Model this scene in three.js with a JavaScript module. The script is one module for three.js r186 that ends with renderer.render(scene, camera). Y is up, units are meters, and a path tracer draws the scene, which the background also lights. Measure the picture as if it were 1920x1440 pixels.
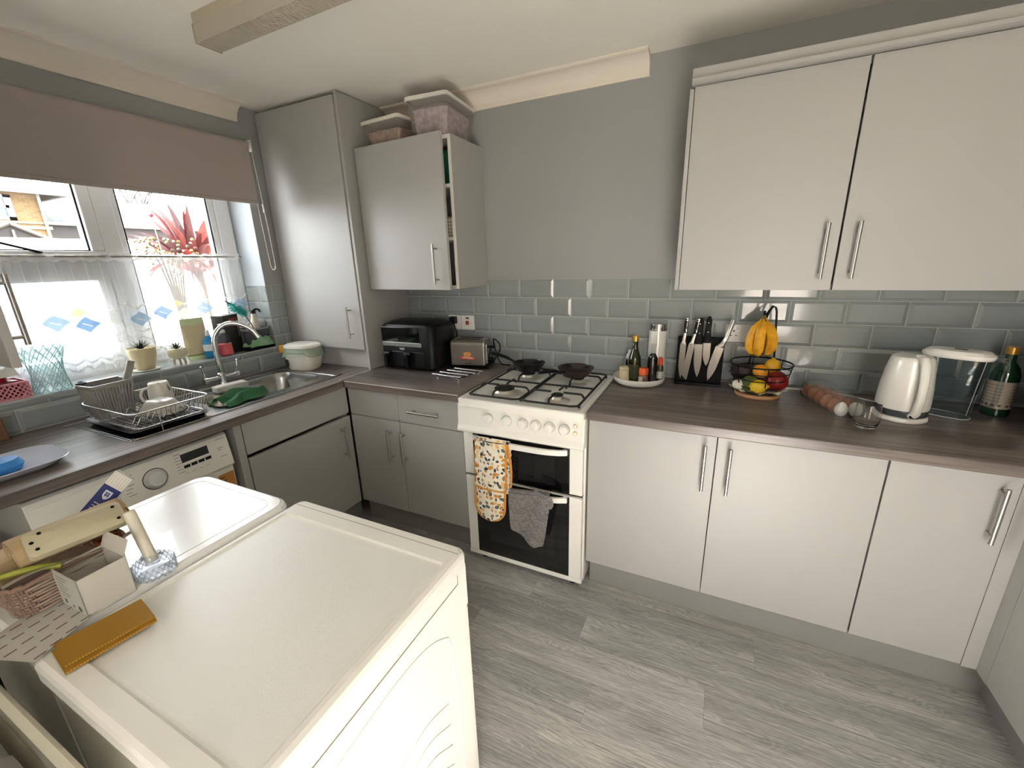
import * as THREE from 'three';
import { RoundedBoxGeometry } from 'three/addons/geometries/RoundedBoxGeometry.js';
import { mergeGeometries, mergeVertices, toCreasedNormals } from 'three/addons/utils/BufferGeometryUtils.js';
import { RectAreaLightUniformsLib } from 'three/addons/lights/RectAreaLightUniformsLib.js';

// ---------- camera, sky, light, exposure ----------
RectAreaLightUniformsLib.init();
const scene = new THREE.Scene();
const camera = new THREE.PerspectiveCamera(84.95, 1920 / 1440, 0.02, 200);
camera.position.set(2.406, 1.4962, 2.1969);
camera.rotation.order = 'YXZ';
camera.rotation.set(-0.28676, 0.44819, -0.02989);
const renderer = new THREE.WebGLRenderer({ antialias: true });
renderer.toneMapping = THREE.LinearToneMapping;
renderer.toneMappingExposure = 1.27;
renderer.shadowMap.enabled = true;
scene.background = new THREE.Color(0.95, 0.98, 1.0);
scene.backgroundIntensity = 13;
// daylight entering by the glazed garden doors behind the camera, and by the window over the sink
function areaLight(name, color, power, w, h, pos, look) {
  const l = new THREE.RectAreaLight(color, power, w, h);
  l.name = name; l.position.set(...pos); l.lookAt(...look); scene.add(l); return l;
}
areaLight('garden_door_daylight', new THREE.Color(1.0, 0.94, 0.86), 8, 0.62, 1.85, [3.05, 1.06, 3.74], [3.0, 0.0, 2.7]);
// low winter sun from behind the house: it falls through the glazed door on to the floor behind the camera
const sun = new THREE.DirectionalLight(new THREE.Color(1.0, 0.96, 0.9), 112);
sun.name = 'sun'; sun.position.set(2.4 + 3.0, 12.0, 2.0 + 13.9); sun.target.position.set(2.4, 0, 2.0); sun.castShadow = true; sun.shadow.mapSize.set(4096, 4096); sun.shadow.radius = 2;
Object.assign(sun.shadow.camera, { left: -30, right: 30, top: 20, bottom: -20, near: 0.5, far: 70 }); scene.add(sun); scene.add(sun.target);

// ---------- helpers ----------
let seed = 7;
const rnd = (a = 1, b) => { seed = (seed * 1664525 + 1013904223) >>> 0; const t = seed / 4294967296; return b === undefined ? t * a : a + t * (b - a); };
const V = (x, y, z) => new THREE.Vector3(x, y, z);
const origin = new Map();
const taken = new Map();
function numbered(n) { const k = taken.get(n) ?? 0; taken.set(n, k + 1); return k ? n + '_' + String(k).padStart(3, '0') : n; }
function thing(name, label, category, pos = [0, 0, 0], group, turn = 0) {
  const o = new THREE.Group(); o.name = numbered(name); o.position.set(...pos); o.rotation.y = turn;
  o.userData = { label, category }; if (group) o.userData.group = group;
  scene.add(o); origin.set(o, V(...pos)); return o;
}
function flat(g) { const n = g.index ? g.toNonIndexed() : g; for (const k of Object.keys(n.attributes)) if (!['position', 'normal', 'uv'].includes(k)) n.deleteAttribute(k); if (!n.attributes.normal) n.computeVertexNormals(); if (!n.attributes.uv) n.setAttribute('uv', new THREE.BufferAttribute(new Float32Array(n.attributes.position.count * 2), 2)); return n; }
function boxUV(g, grainZ) {
  const p = g.attributes.position, n = g.attributes.normal, uv = new Float32Array(p.count * 2);
  for (let i = 0; i < p.count; i += 3) {
    let nx = 0, ny = 0, nz = 0; for (let k = 0; k < 3; k++) { nx += Math.abs(n.getX(i + k)); ny += Math.abs(n.getY(i + k)); nz += Math.abs(n.getZ(i + k)); }
    for (let k = 0; k < 3; k++) { const j = i + k, x = p.getX(j), y = p.getY(j), z = p.getZ(j); let u, v; if (ny >= nx && ny >= nz) { u = x; v = z; } else if (nx >= nz) { u = grainZ ? y : z; v = grainZ ? z : y; } else { u = x; v = y; } uv[j * 2] = u; uv[j * 2 + 1] = v; }
  }
  g.setAttribute('uv', new THREE.BufferAttribute(uv, 2)); return g;
}
// mesh from geometries in WORLD coordinates when the parent's chain is unrotated, or local ones with o.local
function part(name, geos, mat, parent, o = {}) {
  const list = [].concat(geos).map(flat);
  let g = list.length > 1 ? mergeGeometries(list) : list[0];
  if (!o.keepUV) boxUV(g, o.grainZ);
  let off = V(0, 0, 0); if (!o.local) { for (let q = parent; q && q !== scene; q = q.parent) if (origin.has(q)) off.add(origin.get(q)); }
  g = g.clone(); g.translate(-off.x, -off.y, -off.z);
  const m = new THREE.Mesh(g, mat); m.name = name; m.castShadow = m.receiveShadow = true;
  if (o.label) m.userData.label = o.label; if (o.kind) m.userData.kind = o.kind;
  (parent ?? scene).add(m); return m;
}
function solo(name, label, category, geos, mat, pos, o = {}) { // a thing of one mesh, geometry in local coordinates
  const m = part(numbered(name), geos, mat, null, { ...o, local: true }); m.position.set(...pos); if (o.turn) m.rotation.y = o.turn; if (o.rot) m.rotation.set(...o.rot);
  m.userData.label = label; m.userData.category = category; if (o.group) m.userData.group = o.group; return m;
}
function struct(name, geos, mat) { const m = part(name, geos, mat, null); m.userData.kind = 'structure'; return m; }
function structGroup(name) { const g = new THREE.Group(); g.name = name; g.userData.kind = 'structure'; scene.add(g); return g; }
const box = (x0, x1, y0, y1, z0, z1, r = 0) => { const w = x1 - x0, h = y1 - y0, d = z1 - z0; const g = r ? new RoundedBoxGeometry(w, h, d, 2, Math.min(r, w / 2.01, h / 2.01, d / 2.01)) : new THREE.BoxGeometry(w, h, d); g.translate((x0 + x1) / 2, (y0 + y1) / 2, (z0 + z1) / 2); return g; };
const cyl = (x, y, z, r0, r1, h, s = 24) => { const g = new THREE.CylinderGeometry(r1, r0, h, s); g.translate(x, y + h / 2, z); return g; };
function rod(a, b, r, s = 8) { const A = V(...a), B = V(...b), d = B.clone().sub(A), g = new THREE.CylinderGeometry(r, r, d.length(), s); g.applyQuaternion(new THREE.Quaternion().setFromUnitVectors(V(0, 1, 0), d.clone().normalize())); g.translate((A.x + B.x) / 2, (A.y + B.y) / 2, (A.z + B.z) / 2); return g; }
const tube = (pts, r, n = 32, s = 8, closed = false, tension = 0.5) => new THREE.TubeGeometry(new THREE.CatmullRomCurve3(pts.map((p) => V(...p)), closed, 'catmullrom', tension), n, r, s, closed);
function polyTube(pts, r, s = 8, bend = 0.012) { // straight runs with rounded corners
  const path = new THREE.CurvePath(); const P = pts.map((p) => V(...p)); let from = P[0];
  for (let i = 1; i < P.length - 1; i++) { const a = P[i].clone().sub(P[i - 1]), b = P[i + 1].clone().sub(P[i]); const k = Math.min(bend, a.length() / 2.1, b.length() / 2.1); const p0 = P[i].clone().addScaledVector(a.normalize(), -k), p1 = P[i].clone().addScaledVector(b.normalize(), k); path.add(new THREE.LineCurve3(from, p0)); path.add(new THREE.QuadraticBezierCurve3(p0, P[i], p1)); from = p1; }
  path.add(new THREE.LineCurve3(from, P[P.length - 1])); return new THREE.TubeGeometry(path, Math.max(8, pts.length * 8), r, s, false);
}
const lathe = (prof, x = 0, y = 0, z = 0, s = 40) => { const g = new THREE.LatheGeometry(prof.map(([r, h]) => new THREE.Vector2(Math.max(r, 1e-5), h)), s); g.translate(x, y, z); return g; };
const ball = (x, y, z, rx, ry = rx, rz = rx, s = 20) => { const g = new THREE.SphereGeometry(1, s, Math.max(8, s * 0.7 | 0)); g.scale(rx, ry, rz); g.translate(x, y, z); return g; };
const torus = (x, y, z, R, r, s = 48, t = 8) => { const g = new THREE.TorusGeometry(R, r, t, s); g.rotateX(Math.PI / 2); g.translate(x, y, z); return g; };
function rr(w, h, r, n = 6) { const pts = []; for (const [cx, cy, a] of [[w / 2 - r, h / 2 - r, 0], [-w / 2 + r, h / 2 - r, 1], [-w / 2 + r, -h / 2 + r, 2], [w / 2 - r, -h / 2 + r, 3]]) for (let i = 0; i <= n; i++) { const t = (a + i / n) * Math.PI / 2; pts.push([cx + r * Math.cos(t), cy + r * Math.sin(t)]); } return pts; }
// surface through rings of equal point counts [[x,y,z],...]
function loft(rings, capA = false, capB = false, closed = true, crease = 0.7) {
  const n = rings[0].length, pos = [], uv = [], idx = []; let L = 0;
  rings.forEach((r, i) => { r.forEach((p, j) => { pos.push(...p); uv.push(j / n, i / (rings.length - 1)); }); });
  const m = closed ? n : n - 1;
  for (let i = 0; i < rings.length - 1; i++) for (let j = 0; j < m; j++) { const a = i * n + j, b = i * n + (j + 1) % n, c = a + n, d = b + n; idx.push(a, b, d, a, d, c); }
  for (const [cap, i, f] of [[capA, 0, 0], [capB, rings.length - 1, 1]]) if (cap) { const c = pos.length / 3, r = rings[i]; pos.push(r.reduce((s, p) => s + p[0], 0) / n, r.reduce((s, p) => s + p[1], 0) / n, r.reduce((s, p) => s + p[2], 0) / n); uv.push(0.5, 0.5); for (let j = 0; j < n; j++) { const a = i * n + j, b = i * n + (j + 1) % n; f ? idx.push(a, b, c) : idx.push(b, a, c); } }
  const g = new THREE.BufferGeometry(); g.setAttribute('position', new THREE.Float32BufferAttribute(pos, 3)); g.setAttribute('uv', new THREE.Float32BufferAttribute(uv, 2)); g.setIndex(idx); g.computeVertexNormals(); return toCreasedNormals(g, crease);
}
const rrRing = (w, d, r, x, y, z, n) => rr(w, d, r, n).map(([a, b]) => [x + a, y, z - b]);
function sheet(nu, nv, f) { const rings = []; for (let i = 0; i <= nv; i++) { const r = []; for (let j = 0; j <= nu; j++) r.push(f(j / nu, i / nv)); rings.push(r); } const g = loft(rings, false, false, false); const u = g.attributes.uv; return g; }
function extrude(shape, depth, bevel = 0, o = {}) { return new THREE.ExtrudeGeometry(shape, { depth: depth - 2 * bevel, bevelEnabled: bevel > 0, bevelSize: bevel, bevelThickness: bevel, bevelOffset: -bevel, bevelSegments: 2, curveSegments: o.seg ?? 12 }).translate(0, 0, bevel); }
const shapeOf = (pts) => new THREE.Shape(pts.map(([x, y]) => new THREE.Vector2(x, y)));
const turnY = (g, a, x = 0, z = 0) => g.translate(-x, 0, -z).rotateY(a).translate(x, 0, z);
// smooth value noise
const perm = new Uint8Array(512); { const p = [...Array(256).keys()]; for (let i = 255; i > 0; i--) { const j = Math.floor(rnd(i + 1)); [p[i], p[j]] = [p[j], p[i]]; } for (let i = 0; i < 512; i++) perm[i] = p[i & 255]; }
function noise(x, y, px = 256, py = 256) { const X = Math.floor(x), Y = Math.floor(y), fx = x - X, fy = y - Y, s = (t) => t * t * (3 - 2 * t), h = (i, j) => perm[perm[(((i % px) + px) % px) & 255] + ((((j % py) + py) % py) & 255)] / 255; const a = h(X, Y), b = h(X + 1, Y), c = h(X, Y + 1), d = h(X + 1, Y + 1), u = s(fx), v = s(fy); return a + (b - a) * u + (c - a) * v + (a - b - c + d) * u * v; }
const fbm = (x, y, n = 4, px = 256, py = 256) => { let s = 0, a = 0.5, t = 0; for (let i = 0; i < n; i++) { s += a * noise(x, y, px, py); t += a; a /= 2; x *= 2; y *= 2; px *= 2; py *= 2; } return s / t; };
const mix = (a, b, t) => a + (b - a) * t, clamp = (x, a = 0, b = 1) => Math.min(b, Math.max(a, x));
function tex(w, h, f, rep, srgb = true) { // f(u, v) -> [r,g,b] 0..255 ; rep = metres covered [x, y]
  const d = new Uint8Array(w * h * 4); for (let j = 0; j < h; j++) for (let i = 0; i < w; i++) { const c = f(i / w, j / h), k = (j * w + i) * 4; d[k] = clamp(c[0], 0, 255); d[k + 1] = clamp(c[1], 0, 255); d[k + 2] = clamp(c[2], 0, 255); d[k + 3] = c[3] ?? 255; }
  const t = new THREE.DataTexture(d, w, h); t.wrapS = t.wrapT = THREE.RepeatWrapping; t.magFilter = THREE.LinearFilter; if (srgb) t.colorSpace = THREE.SRGBColorSpace; if (rep) t.repeat.set(1 / rep[0], 1 / rep[1]); t.needsUpdate = true; return t;
}
function canvasTex(w, h, draw) { const c = document.createElement('canvas'); c.width = w; c.height = h; draw(c.getContext('2d'), w, h); const t = new THREE.CanvasTexture(c); t.colorSpace = THREE.SRGBColorSpace; return t; }
// a flat printed patch; corners in order bottom-left, bottom-right, top-right, top-left
function patch(a, b, c, d) { const g = new THREE.BufferGeometry(); g.setAttribute('position', new THREE.Float32BufferAttribute([...a, ...b, ...c, ...a, ...c, ...d], 3)); g.setAttribute('uv', new THREE.Float32BufferAttribute([0, 0, 1, 0, 1, 1, 0, 0, 1, 1, 0, 1], 2)); g.computeVertexNormals(); return g; }
const std = (color, rough = 0.6, o = {}) => new THREE.MeshStandardMaterial({ color, roughness: rough, ...o });
const phys = (color, rough, o = {}) => new THREE.MeshPhysicalMaterial({ color, roughness: rough, ...o });

// ---------- materials ----------
const grain = tex(128, 128, () => { const v = 255 * rnd(0.3, 0.9); return [v, v, v]; }, [0.1, 0.1], false);
const M = {};
M.cab = std('#a8a7a3', 0.42, { bumpMap: grain, bumpScale: 0.00006 });
M.cabIn = std('#d9d6cf', 0.6);
M.wall = std('#999b99', 0.75, { bumpMap: tex(128, 128, (u, v) => { const k = 255 * fbm(u * 16, v * 16, 3, 16, 16); return [k, k, k]; }, [0.3, 0.3], false), bumpScale: 0.0006 });
M.reveal = std('#b9c0c6', 0.7);
M.ceiling = std('#f0ece2', 0.85, { bumpMap: tex(256, 256, (u, v) => { const k = 255 * fbm(u * 8, v * 8, 4, 8, 8); return [k, k, k]; }, [1.2, 1.2], false), bumpScale: 0.004 });
M.coving = std('#e2d9cc', 0.7);
M.tiles = ['#909695', '#8d9393', '#939998', '#8b9190'].map((c) => phys(c, 0.12, { clearcoat: 0.6, clearcoatRoughness: 0.05 }));
M.grout = std('#b9bab4', 0.9);
M.silv = std('#c9c8c4', 0.26, { metalness: 1 });
M.brushed = std('#b4b1ab', 0.32, { metalness: 1 });
M.chrome = std('#dcdcdc', 0.08, { metalness: 1 });
M.steel = std('#a9a9a7', 0.25, { metalness: 1 });
M.darkMetal = std('#3d3b39', 0.4, { metalness: 0.8 });
M.white = std('#e6e4dd', 0.35);
M.enamel = phys('#ebe9e1', 0.22, { clearcoat: 0.4, clearcoatRoughness: 0.1 });
M.appliance = std('#e8e6de', 0.4);
M.upvc = std('#e3e4e4', 0.3);
M.black = phys('#08080a', 0.35, { specularIntensity: 0.5 });
M.blackGloss = phys('#070708', 0.06, { clearcoat: 1, clearcoatRoughness: 0.03 });
M.blackMatte = phys('#0e0e0f', 0.6, { specularIntensity: 0.5 });
M.iron = std('#141312', 0.55);
M.gap = std('#1d1c1b', 0.9);
M.glass = new THREE.MeshPhysicalMaterial({ color: '#ffffff', roughness: 0, transmission: 1, thickness: 0, ior: 1.45 });
M.clearPlastic = new THREE.MeshPhysicalMaterial({ color: '#f4f6f6', roughness: 0.04, transmission: 1, thickness: 0, ior: 1.35 });
M.blind = std('#aaa199', 0.85, { bumpMap: grain, bumpScale: 0.0002 });
{ // worktop: dark grey-brown laminate with streaks running along x
  const f = (u, v) => { const w = fbm(u * 4, v * 40, 4, 4, 40), s = fbm(u * 10 + 7, v * 160, 2, 10, 160), b = fbm(u * 3 + 30, v * 8, 2, 3, 8); const k = 0.62 + 0.5 * w + 0.28 * (s - 0.5) + 0.3 * (b - 0.5); return [121 * k, 110 * k, 104 * k]; };
  M.work = std('#ffffff', 0.32, { map: tex(512, 1024, f, [1.6, 0.8]) });
  const t2 = tex(1024, 512, (u, v) => f(v, u), [0.8, 1.6]); M.workZ = std('#ffffff', 0.42, { map: t2, bumpMap: tex(256, 256, (u, v) => { const k = 255 * fbm(u * 12, v * 5, 4, 12, 5); return [k, k, k]; }, [0.35, 0.35], false), bumpScale: 0.0008 });
}
M.edgeStrip = std('#d2cfca', 0.35, { metalness: 0.25 });
// ---------- room shell ----------
const H = 2.334, XR = 3.93, ZR = 3.8, WT = 0.902, WB = 0.864;
{ // floor: sheet vinyl printed as oak planks running along x
  const fl = structGroup('floor');
  part('subfloor', box(-0.3, XR + 0.3, -0.12, -0.0035, -0.3, ZR + 0.3), std('#5b5853', 0.9), fl);
  const woods = [[214, 211, 205], [207, 204, 199], [198, 196, 191], [211, 208, 202], [182, 180, 176], [222, 218, 210]].map((c, k) => std('#ffffff', 0.42, { map: tex(512, 192, (u, v) => {
    const bend = fbm(u * 3 + k * 13, v * 2 + k * 5, 3) * 1.6, y = v * 7 + bend * 3.2, ring = Math.abs(((y * 1.5) % 1) - 0.5) * 2, g = fbm(u * 6 + k * 3, v * 90 + bend * 12, 3), f = fbm(u * 40, v * 160 + bend * 10, 2), blot = fbm(u * 4 + 50 + k * 9, v * 3, 3);
    const kn = Math.exp(-(((u - 0.23 - k * 0.11) * 9) ** 2 + ((v - 0.45) * 5) ** 2) * 3);
    let s = 0.66 + 0.3 * g + 0.24 * (f - 0.5) + 0.2 * (blot - 0.5) + 0.12 * (ring > 0.75 ? -(ring - 0.75) * 2.2 : 0) + 0.1 * Math.sin(ring * 6 + g * 4) * blot - 0.08 * kn;
    s = clamp(s, 0.35, 1.12); return [c[0] * s, c[1] * s, c[2] * s];
  }, [1, 1]), bumpMap: null }));
  const W = 0.1485, L = 0.915; let row = 0;
  const starts = { 4: 0.85, 5: 2.954 - 0.915 * 3, 6: 0.68, 7: 2.138 - 0.915 * 2, 8: 2.51 - 0.915 * 2, 3: 1.954 - 1.83 };
  for (let z = 0.0; z < ZR; z += W, row++) {
    let x = (starts[row] ?? ((row * 0.37) % 1) * L) - L; while (x > 0) x -= L;
    for (; x < XR; x += L) {
      const a = Math.max(0, x), b = Math.min(XR, x + L), z1 = Math.min(ZR, z + W); if (b - a < 0.02) continue;
      const g = flat(box(a + 0.0004, b - 0.0004, -0.0035, 0, z + 0.0004, z1 - 0.0004)), p = g.attributes.position, uv = g.attributes.uv, o = rnd(), fl2 = rnd() < 0.5;
      for (let i = 0; i < p.count; i++) uv.setXY(i, (p.getX(i) - x) / L * (fl2 ? -1 : 1) + o * 0, (p.getZ(i) - z) / W * 0.9 + 0.05);
      const dark = { '5_2': 4, '7_2': 2, '8_3': 5, '4_1': 2, '6_2': 4 }[row + '_' + Math.round((x + L) / L)];
      part('plank', g, woods[dark ?? Math.floor(rnd(4))], fl, { keepUV: true });
    }
  }
}
struct('ceiling', box(-0.35, XR + 0.3, H, H + 0.2, -0.3, ZR + 0.3), M.ceiling);
// bevelled wall tiles
const tileCache = new Map();
function tileGeo(w, h) {
  const key = w.toFixed(3) + '_' + h.toFixed(3); if (tileCache.has(key)) return tileCache.get(key);
  const e = Math.min(0.011, w / 3, h / 3), R = (k, z) => [[-w / 2 + k, -h / 2 + k, z], [w / 2 - k, -h / 2 + k, z], [w / 2 - k, h / 2 - k, z], [-w / 2 + k, h / 2 - k, z]];
  const rings = [R(0, -0.009), R(0, -0.0045), R(e, -0.0006), R(e + 0.002, 0)], pos = [];
  const q = (a, b, c, d) => pos.push(...a, ...b, ...c, ...a, ...c, ...d);
  for (let i = 0; i < 3; i++) for (let j = 0; j < 4; j++) q(rings[i][j], rings[i][(j + 1) % 4], rings[i + 1][(j + 1) % 4], rings[i + 1][j]);
  q(...rings[3]); const g = new THREE.BufferGeometry(); g.setAttribute('position', new THREE.Float32BufferAttribute(pos, 3)); g.computeVertexNormals(); flat(g); tileCache.set(key, g); return g;
}
function tile(parent, cx, cy, w, h, place) { const m = new THREE.Mesh(tileGeo(w - 0.0026, h - 0.0026), M.tiles[Math.floor(rnd(4))]); m.name = 'tile'; m.castShadow = m.receiveShadow = true; place(m, cx, cy); m.rotateX(rnd(-0.006, 0.006)); m.rotateY(rnd(-0.006, 0.006)); parent.add(m); }
const TT = 1.3936;
{ // back wall
  const g = structGroup('wall_back');
  part('plaster', box(-0.3, XR + 0.3, 0, H, -0.2, -0.008), M.wall, g);
  part('grout', box(0.62, XR, 0.9, TT, -0.008, -0.005), M.grout, g);
  for (let r = 0; r < 5; r++) for (let k = -3; k < 16; k++) {
    let a = 1.0145 + 0.2 * k + (r % 2 ? 0.1 : 0), b = a + 0.2; a = Math.max(a, 0.62); b = Math.min(b, XR - 0.005); if (b - a < 0.012) continue;
    const y1 = TT - 0.1 * r, y0 = Math.max(y1 - 0.1, WT);
    tile(g, (a + b) / 2, (y0 + y1) / 2, b - a, y1 - y0, (m, x, y) => m.position.set(x, y, 0));
  }
}
const WZ0 = 0.519, WZ1 = 1.68, WY0 = 1.026, WY1 = 2.12;
{ // window wall
  const g = structGroup('wall_left');
  part('plaster', [box(-0.3, -0.008, 0, WY0, -0.2, ZR + 0.2), box(-0.3, -0.008, WY1, H, -0.2, ZR + 0.2), box(-0.3, -0.008, WY0, WY1, -0.2, WZ0 - 0.008), box(-0.3, -0.008, WY0, WY1, WZ1, ZR + 0.2)], M.wall, g);
  part('reveal', box(-0.3, -0.009, TT, WY1, WZ0 - 0.008, WZ0 - 0.006), M.reveal, g);
  part('grout', [box(-0.008, -0.005, 0.9, WY0, 0.39, 1.84), box(-0.008, -0.005, WY0, TT, 0.39, WZ0 - 0.008), box(-0.19, -0.008, WY0, TT, WZ0 - 0.008, WZ0 - 0.005)], M.grout, g);
  const rot = (m, z, y) => { m.position.set(0, y, z); m.rotation.y = Math.PI / 2; };
  for (let k = 0; k < 9; k++) { const b = 1.84 - 0.2 * k, a = Math.max(b - 0.2, 0.397); if (b - a < 0.02) continue; tile(g, (a + b) / 2, (WT + 0.9936) / 2, b - a, 0.9936 - WT, rot); }
  for (let k = 0; k < 9; k++) { const b = 1.94 - 0.2 * k, a = Math.max(b - 0.2, 0.397), bb = Math.min(b, 1.84); if (bb - a < 0.02) continue; tile(g, (a + bb) / 2, (0.9936 + WY0) / 2, bb - a, WY0 - 0.9936, rot); }
  for (let r = 0; r < 4; r++) { const y1 = TT - 0.1 * r, y0 = Math.max(y1 - 0.1, WY0); const c = r % 2 ? 0.44 : 0.48; for (const [a, b] of [[0.397, c], [c, WZ0]]) if (y1 - y0 > 0.02) tile(g, (a + b) / 2, (y0 + y1) / 2, b - a, y1 - y0, rot);
    const d = r % 2 ? -0.13 : -0.07; for (const [a, b] of [[-0.19, d], [d, 0]]) tile(g, (a + b) / 2, (y0 + y1) / 2, b - a, y1 - y0, (m, x, y) => m.position.set(x, y, WZ0)); }
  part('sill', box(-0.21, 0.004, WY0 - 0.006, WY0 + 0.006, WZ0, WZ1, 0.003), phys('#a9afb1', 0.14, { clearcoat: 0.6 }), g);
}
// right and rear walls behind the camera's view, with the glazed garden doors
{ const g = structGroup('wall_right'); part('plaster', box(XR, XR + 0.2, 0, H, -0.2, ZR + 0.2), M.wall, g); }
{ const g = structGroup('wall_rear'); part('plaster', [box(-0.3, 2.66, 0, H, ZR, ZR + 0.2), box(3.44, XR + 0.3, 0, H, ZR, ZR + 0.2), box(2.66, 3.44, 2.06, H, ZR, ZR + 0.2)], std('#cfc6b4', 0.8), g);
  const d = structGroup('door_1'); part('frame', [box(2.66, 2.73, 0, 2.06, ZR, ZR + 0.07), box(3.37, 3.44, 0, 2.06, ZR, ZR + 0.07), box(2.73, 3.37, 1.98, 2.06, ZR, ZR + 0.07), box(2.73, 3.37, 0, 0.12, ZR, ZR + 0.07)], M.upvc, d);
  part('pane', box(2.73, 3.37, 0.12, 1.98, ZR + 0.03, ZR + 0.036), M.glass, d); part('glazing_bar', [box(3.04, 3.06, 0.12, 1.98, ZR + 0.02, ZR + 0.029), ...[0.49, 0.86, 1.23, 1.6].map((y) => box(2.73, 3.37, y - 0.01, y + 0.01, ZR + 0.02, ZR + 0.029))], M.upvc, d);
}
// coving
function coveProfile() { const s = []; s.push([0, 0]); s.push([0.088, 0]); s.push([0.088, -0.008]); for (let i = 0; i <= 10; i++) { const t = i / 10 * Math.PI / 2; s.push([0.08 - 0.068 * Math.sin(t) , -0.012 - 0.066 * (1 - Math.cos(t))]); } s.push([0.01, -0.084]); s.push([0, -0.084]); return shapeOf(s); }
{ const g = extrude(coveProfile(), 2.06 - 0.62); g.rotateY(-Math.PI / 2); /* shape x -> z, extrude -> -x */ g.translate(2.06, H, -0.008); struct('trim_1', g, M.coving); }
{ const g = extrude(coveProfile(), ZR - 0.5); g.translate(-0.008, H, 0.5); struct('trim_2', g, M.coving); }
// ---------- window over the sink ----------
{
  const w = structGroup('window_1'), X0 = -0.265, X1 = -0.19, fr = (y0, y1, z0, z1, a = X0, b = X1) => box(a, b, y0, y1, z0, z1, 0.004);
  part('outer_frame', [fr(WY0, 1.095, WZ0, WZ1), fr(WY1 - 0.06, WY1, WZ0, WZ1), fr(WY0, WY1, WZ0, 0.6), fr(WY0, WY1, WZ1 - 0.07, WZ1), fr(WY0, WY1, 1.07, 1.145)], M.upvc, w);
  part('glazing_bead', [fr(1.095, WY1 - 0.06, 0.6, 0.632, -0.255, -0.2), fr(1.095, WY1 - 0.06, 1.045, 1.07, -0.255, -0.2), fr(1.095, 1.12, 0.63, 1.05, -0.255, -0.2)], M.upvc, w);
  part('casement', [fr(1.462, 1.592, 1.145, WZ1 - 0.07, -0.262, -0.178), fr(1.592, WY1 - 0.06, 1.148, 1.193, -0.262, -0.178), fr(1.592, WY1 - 0.06, WZ1 - 0.11, WZ1 - 0.07, -0.262, -0.178), fr(1.095, 1.462, 1.148, 1.196, -0.255, -0.2), fr(1.095, 1.462, WZ1 - 0.11, WZ1 - 0.07, -0.255, -0.2), fr(1.095, 1.125, 1.19, WZ1 - 0.1, -0.255, -0.2)], M.upvc, w);
  part('gasket', [box(-0.205, -0.1985, 1.592, WY1 - 0.06, 1.193, 1.199), box(-0.205, -0.1985, 1.592, 1.597, 1.193, WZ1 - 0.11), box(-0.21, -0.2035, 1.12, WY1 - 0.06, 0.632, 0.638), box(-0.21, -0.2035, 1.12, WY1 - 0.06, 1.039, 1.045)], M.blackMatte, w);
  part('pane', box(-0.228, -0.224, 1.12, WY1 - 0.06, 0.632, 1.045), M.glass, w);
  part('pane', box(-0.228, -0.224, 1.592, WY1 - 0.06, 1.193, WZ1 - 0.11), M.glass, w);
  part('pane', box(-0.228, -0.224, 1.12, 1.462, 1.196, WZ1 - 0.11), M.glass, w);
  part('stay', [rod([-0.165, 1.645, 1.55], [-0.168, 1.588, 1.378], 0.005), rod([-0.168, 1.591, 1.388], [-0.169, 1.584, 1.365], 0.0062)], M.darkMetal, w);
}
// ---------- kitchen units ----------
function handle(a, b, n, parent) { // bar between a and b, standing off a face with outward normal n
  const A = V(...a), B = V(...b), N = V(...n), d = B.clone().sub(A).normalize(), p = (t) => A.clone().addScaledVector(d, t).toArray(), L = A.distanceTo(B), g = [rod(a, b, 0.0062, 12)];
  for (const t of [0.022, L - 0.022]) { const q = p(t); g.push(rod(q, V(...q).addScaledVector(N, -0.034).toArray(), 0.0045, 10)); }
  return part('handle', g, M.brushed, parent, { label: 'brushed steel bar handle' });
}
const base = (o) => o.position.toArray();
function cabThing(name, label, cat, x0, x1, y0, y1, z0, z1, group) { return thing(name, label, cat, [(x0 + x1) / 2, y0, (z0 + z1) / 2], group); }
const carcass = (x0, x1, y0, y1, z0, z1, t = 0.018, open = 'z+') => { const g = [box(x0, x0 + t, y0, y1, z0, z1), box(x1 - t, x1, y0, y1, z0, z1), box(x0 + t, x1 - t, y0, y0 + t, z0, z1), box(x0 + t, x1 - t, y1 - t, y1, z0, z1), box(x0 + t, x1 - t, y0 + t, y1 - t, z0, z0 + 0.008)]; return g; };
const R = 0.0015;
{ // tall boiler cupboard standing on the worktop in the corner
  const t = cabThing('tall_cupboard', 'tall grey corner cupboard reaching the ceiling, standing on the worktop beside the window', 'cupboard', 0, 0.6185, WT, 2.328, 0, 0.397);
  part('side_panel', box(0.602, 0.6185, WT, 2.326, 0, 0.392, R), M.cab, t); part('side_panel', box(0.0, 0.016, WT, 2.326, 0, 0.37), M.cab, t);
  part('back_panel', box(0.016, 0.602, WT, 2.32, 0, 0.006), M.cabIn, t); part('top_panel', box(0.016, 0.602, 2.3, 2.32, 0.006, 0.37), M.cabIn, t);
  part('lower_panel', box(0.016, 0.6, WT, 1.012, 0.345, 0.362, R), M.cab, t);
  const d = part('door', box(0.006, 0.596, 1.02, 2.312, 0.378, 0.397, R), M.cab, t); handle([0.526, 1.09, 0.431], [0.526, 1.27, 0.431], [0, 0, 1], d);
}
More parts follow.
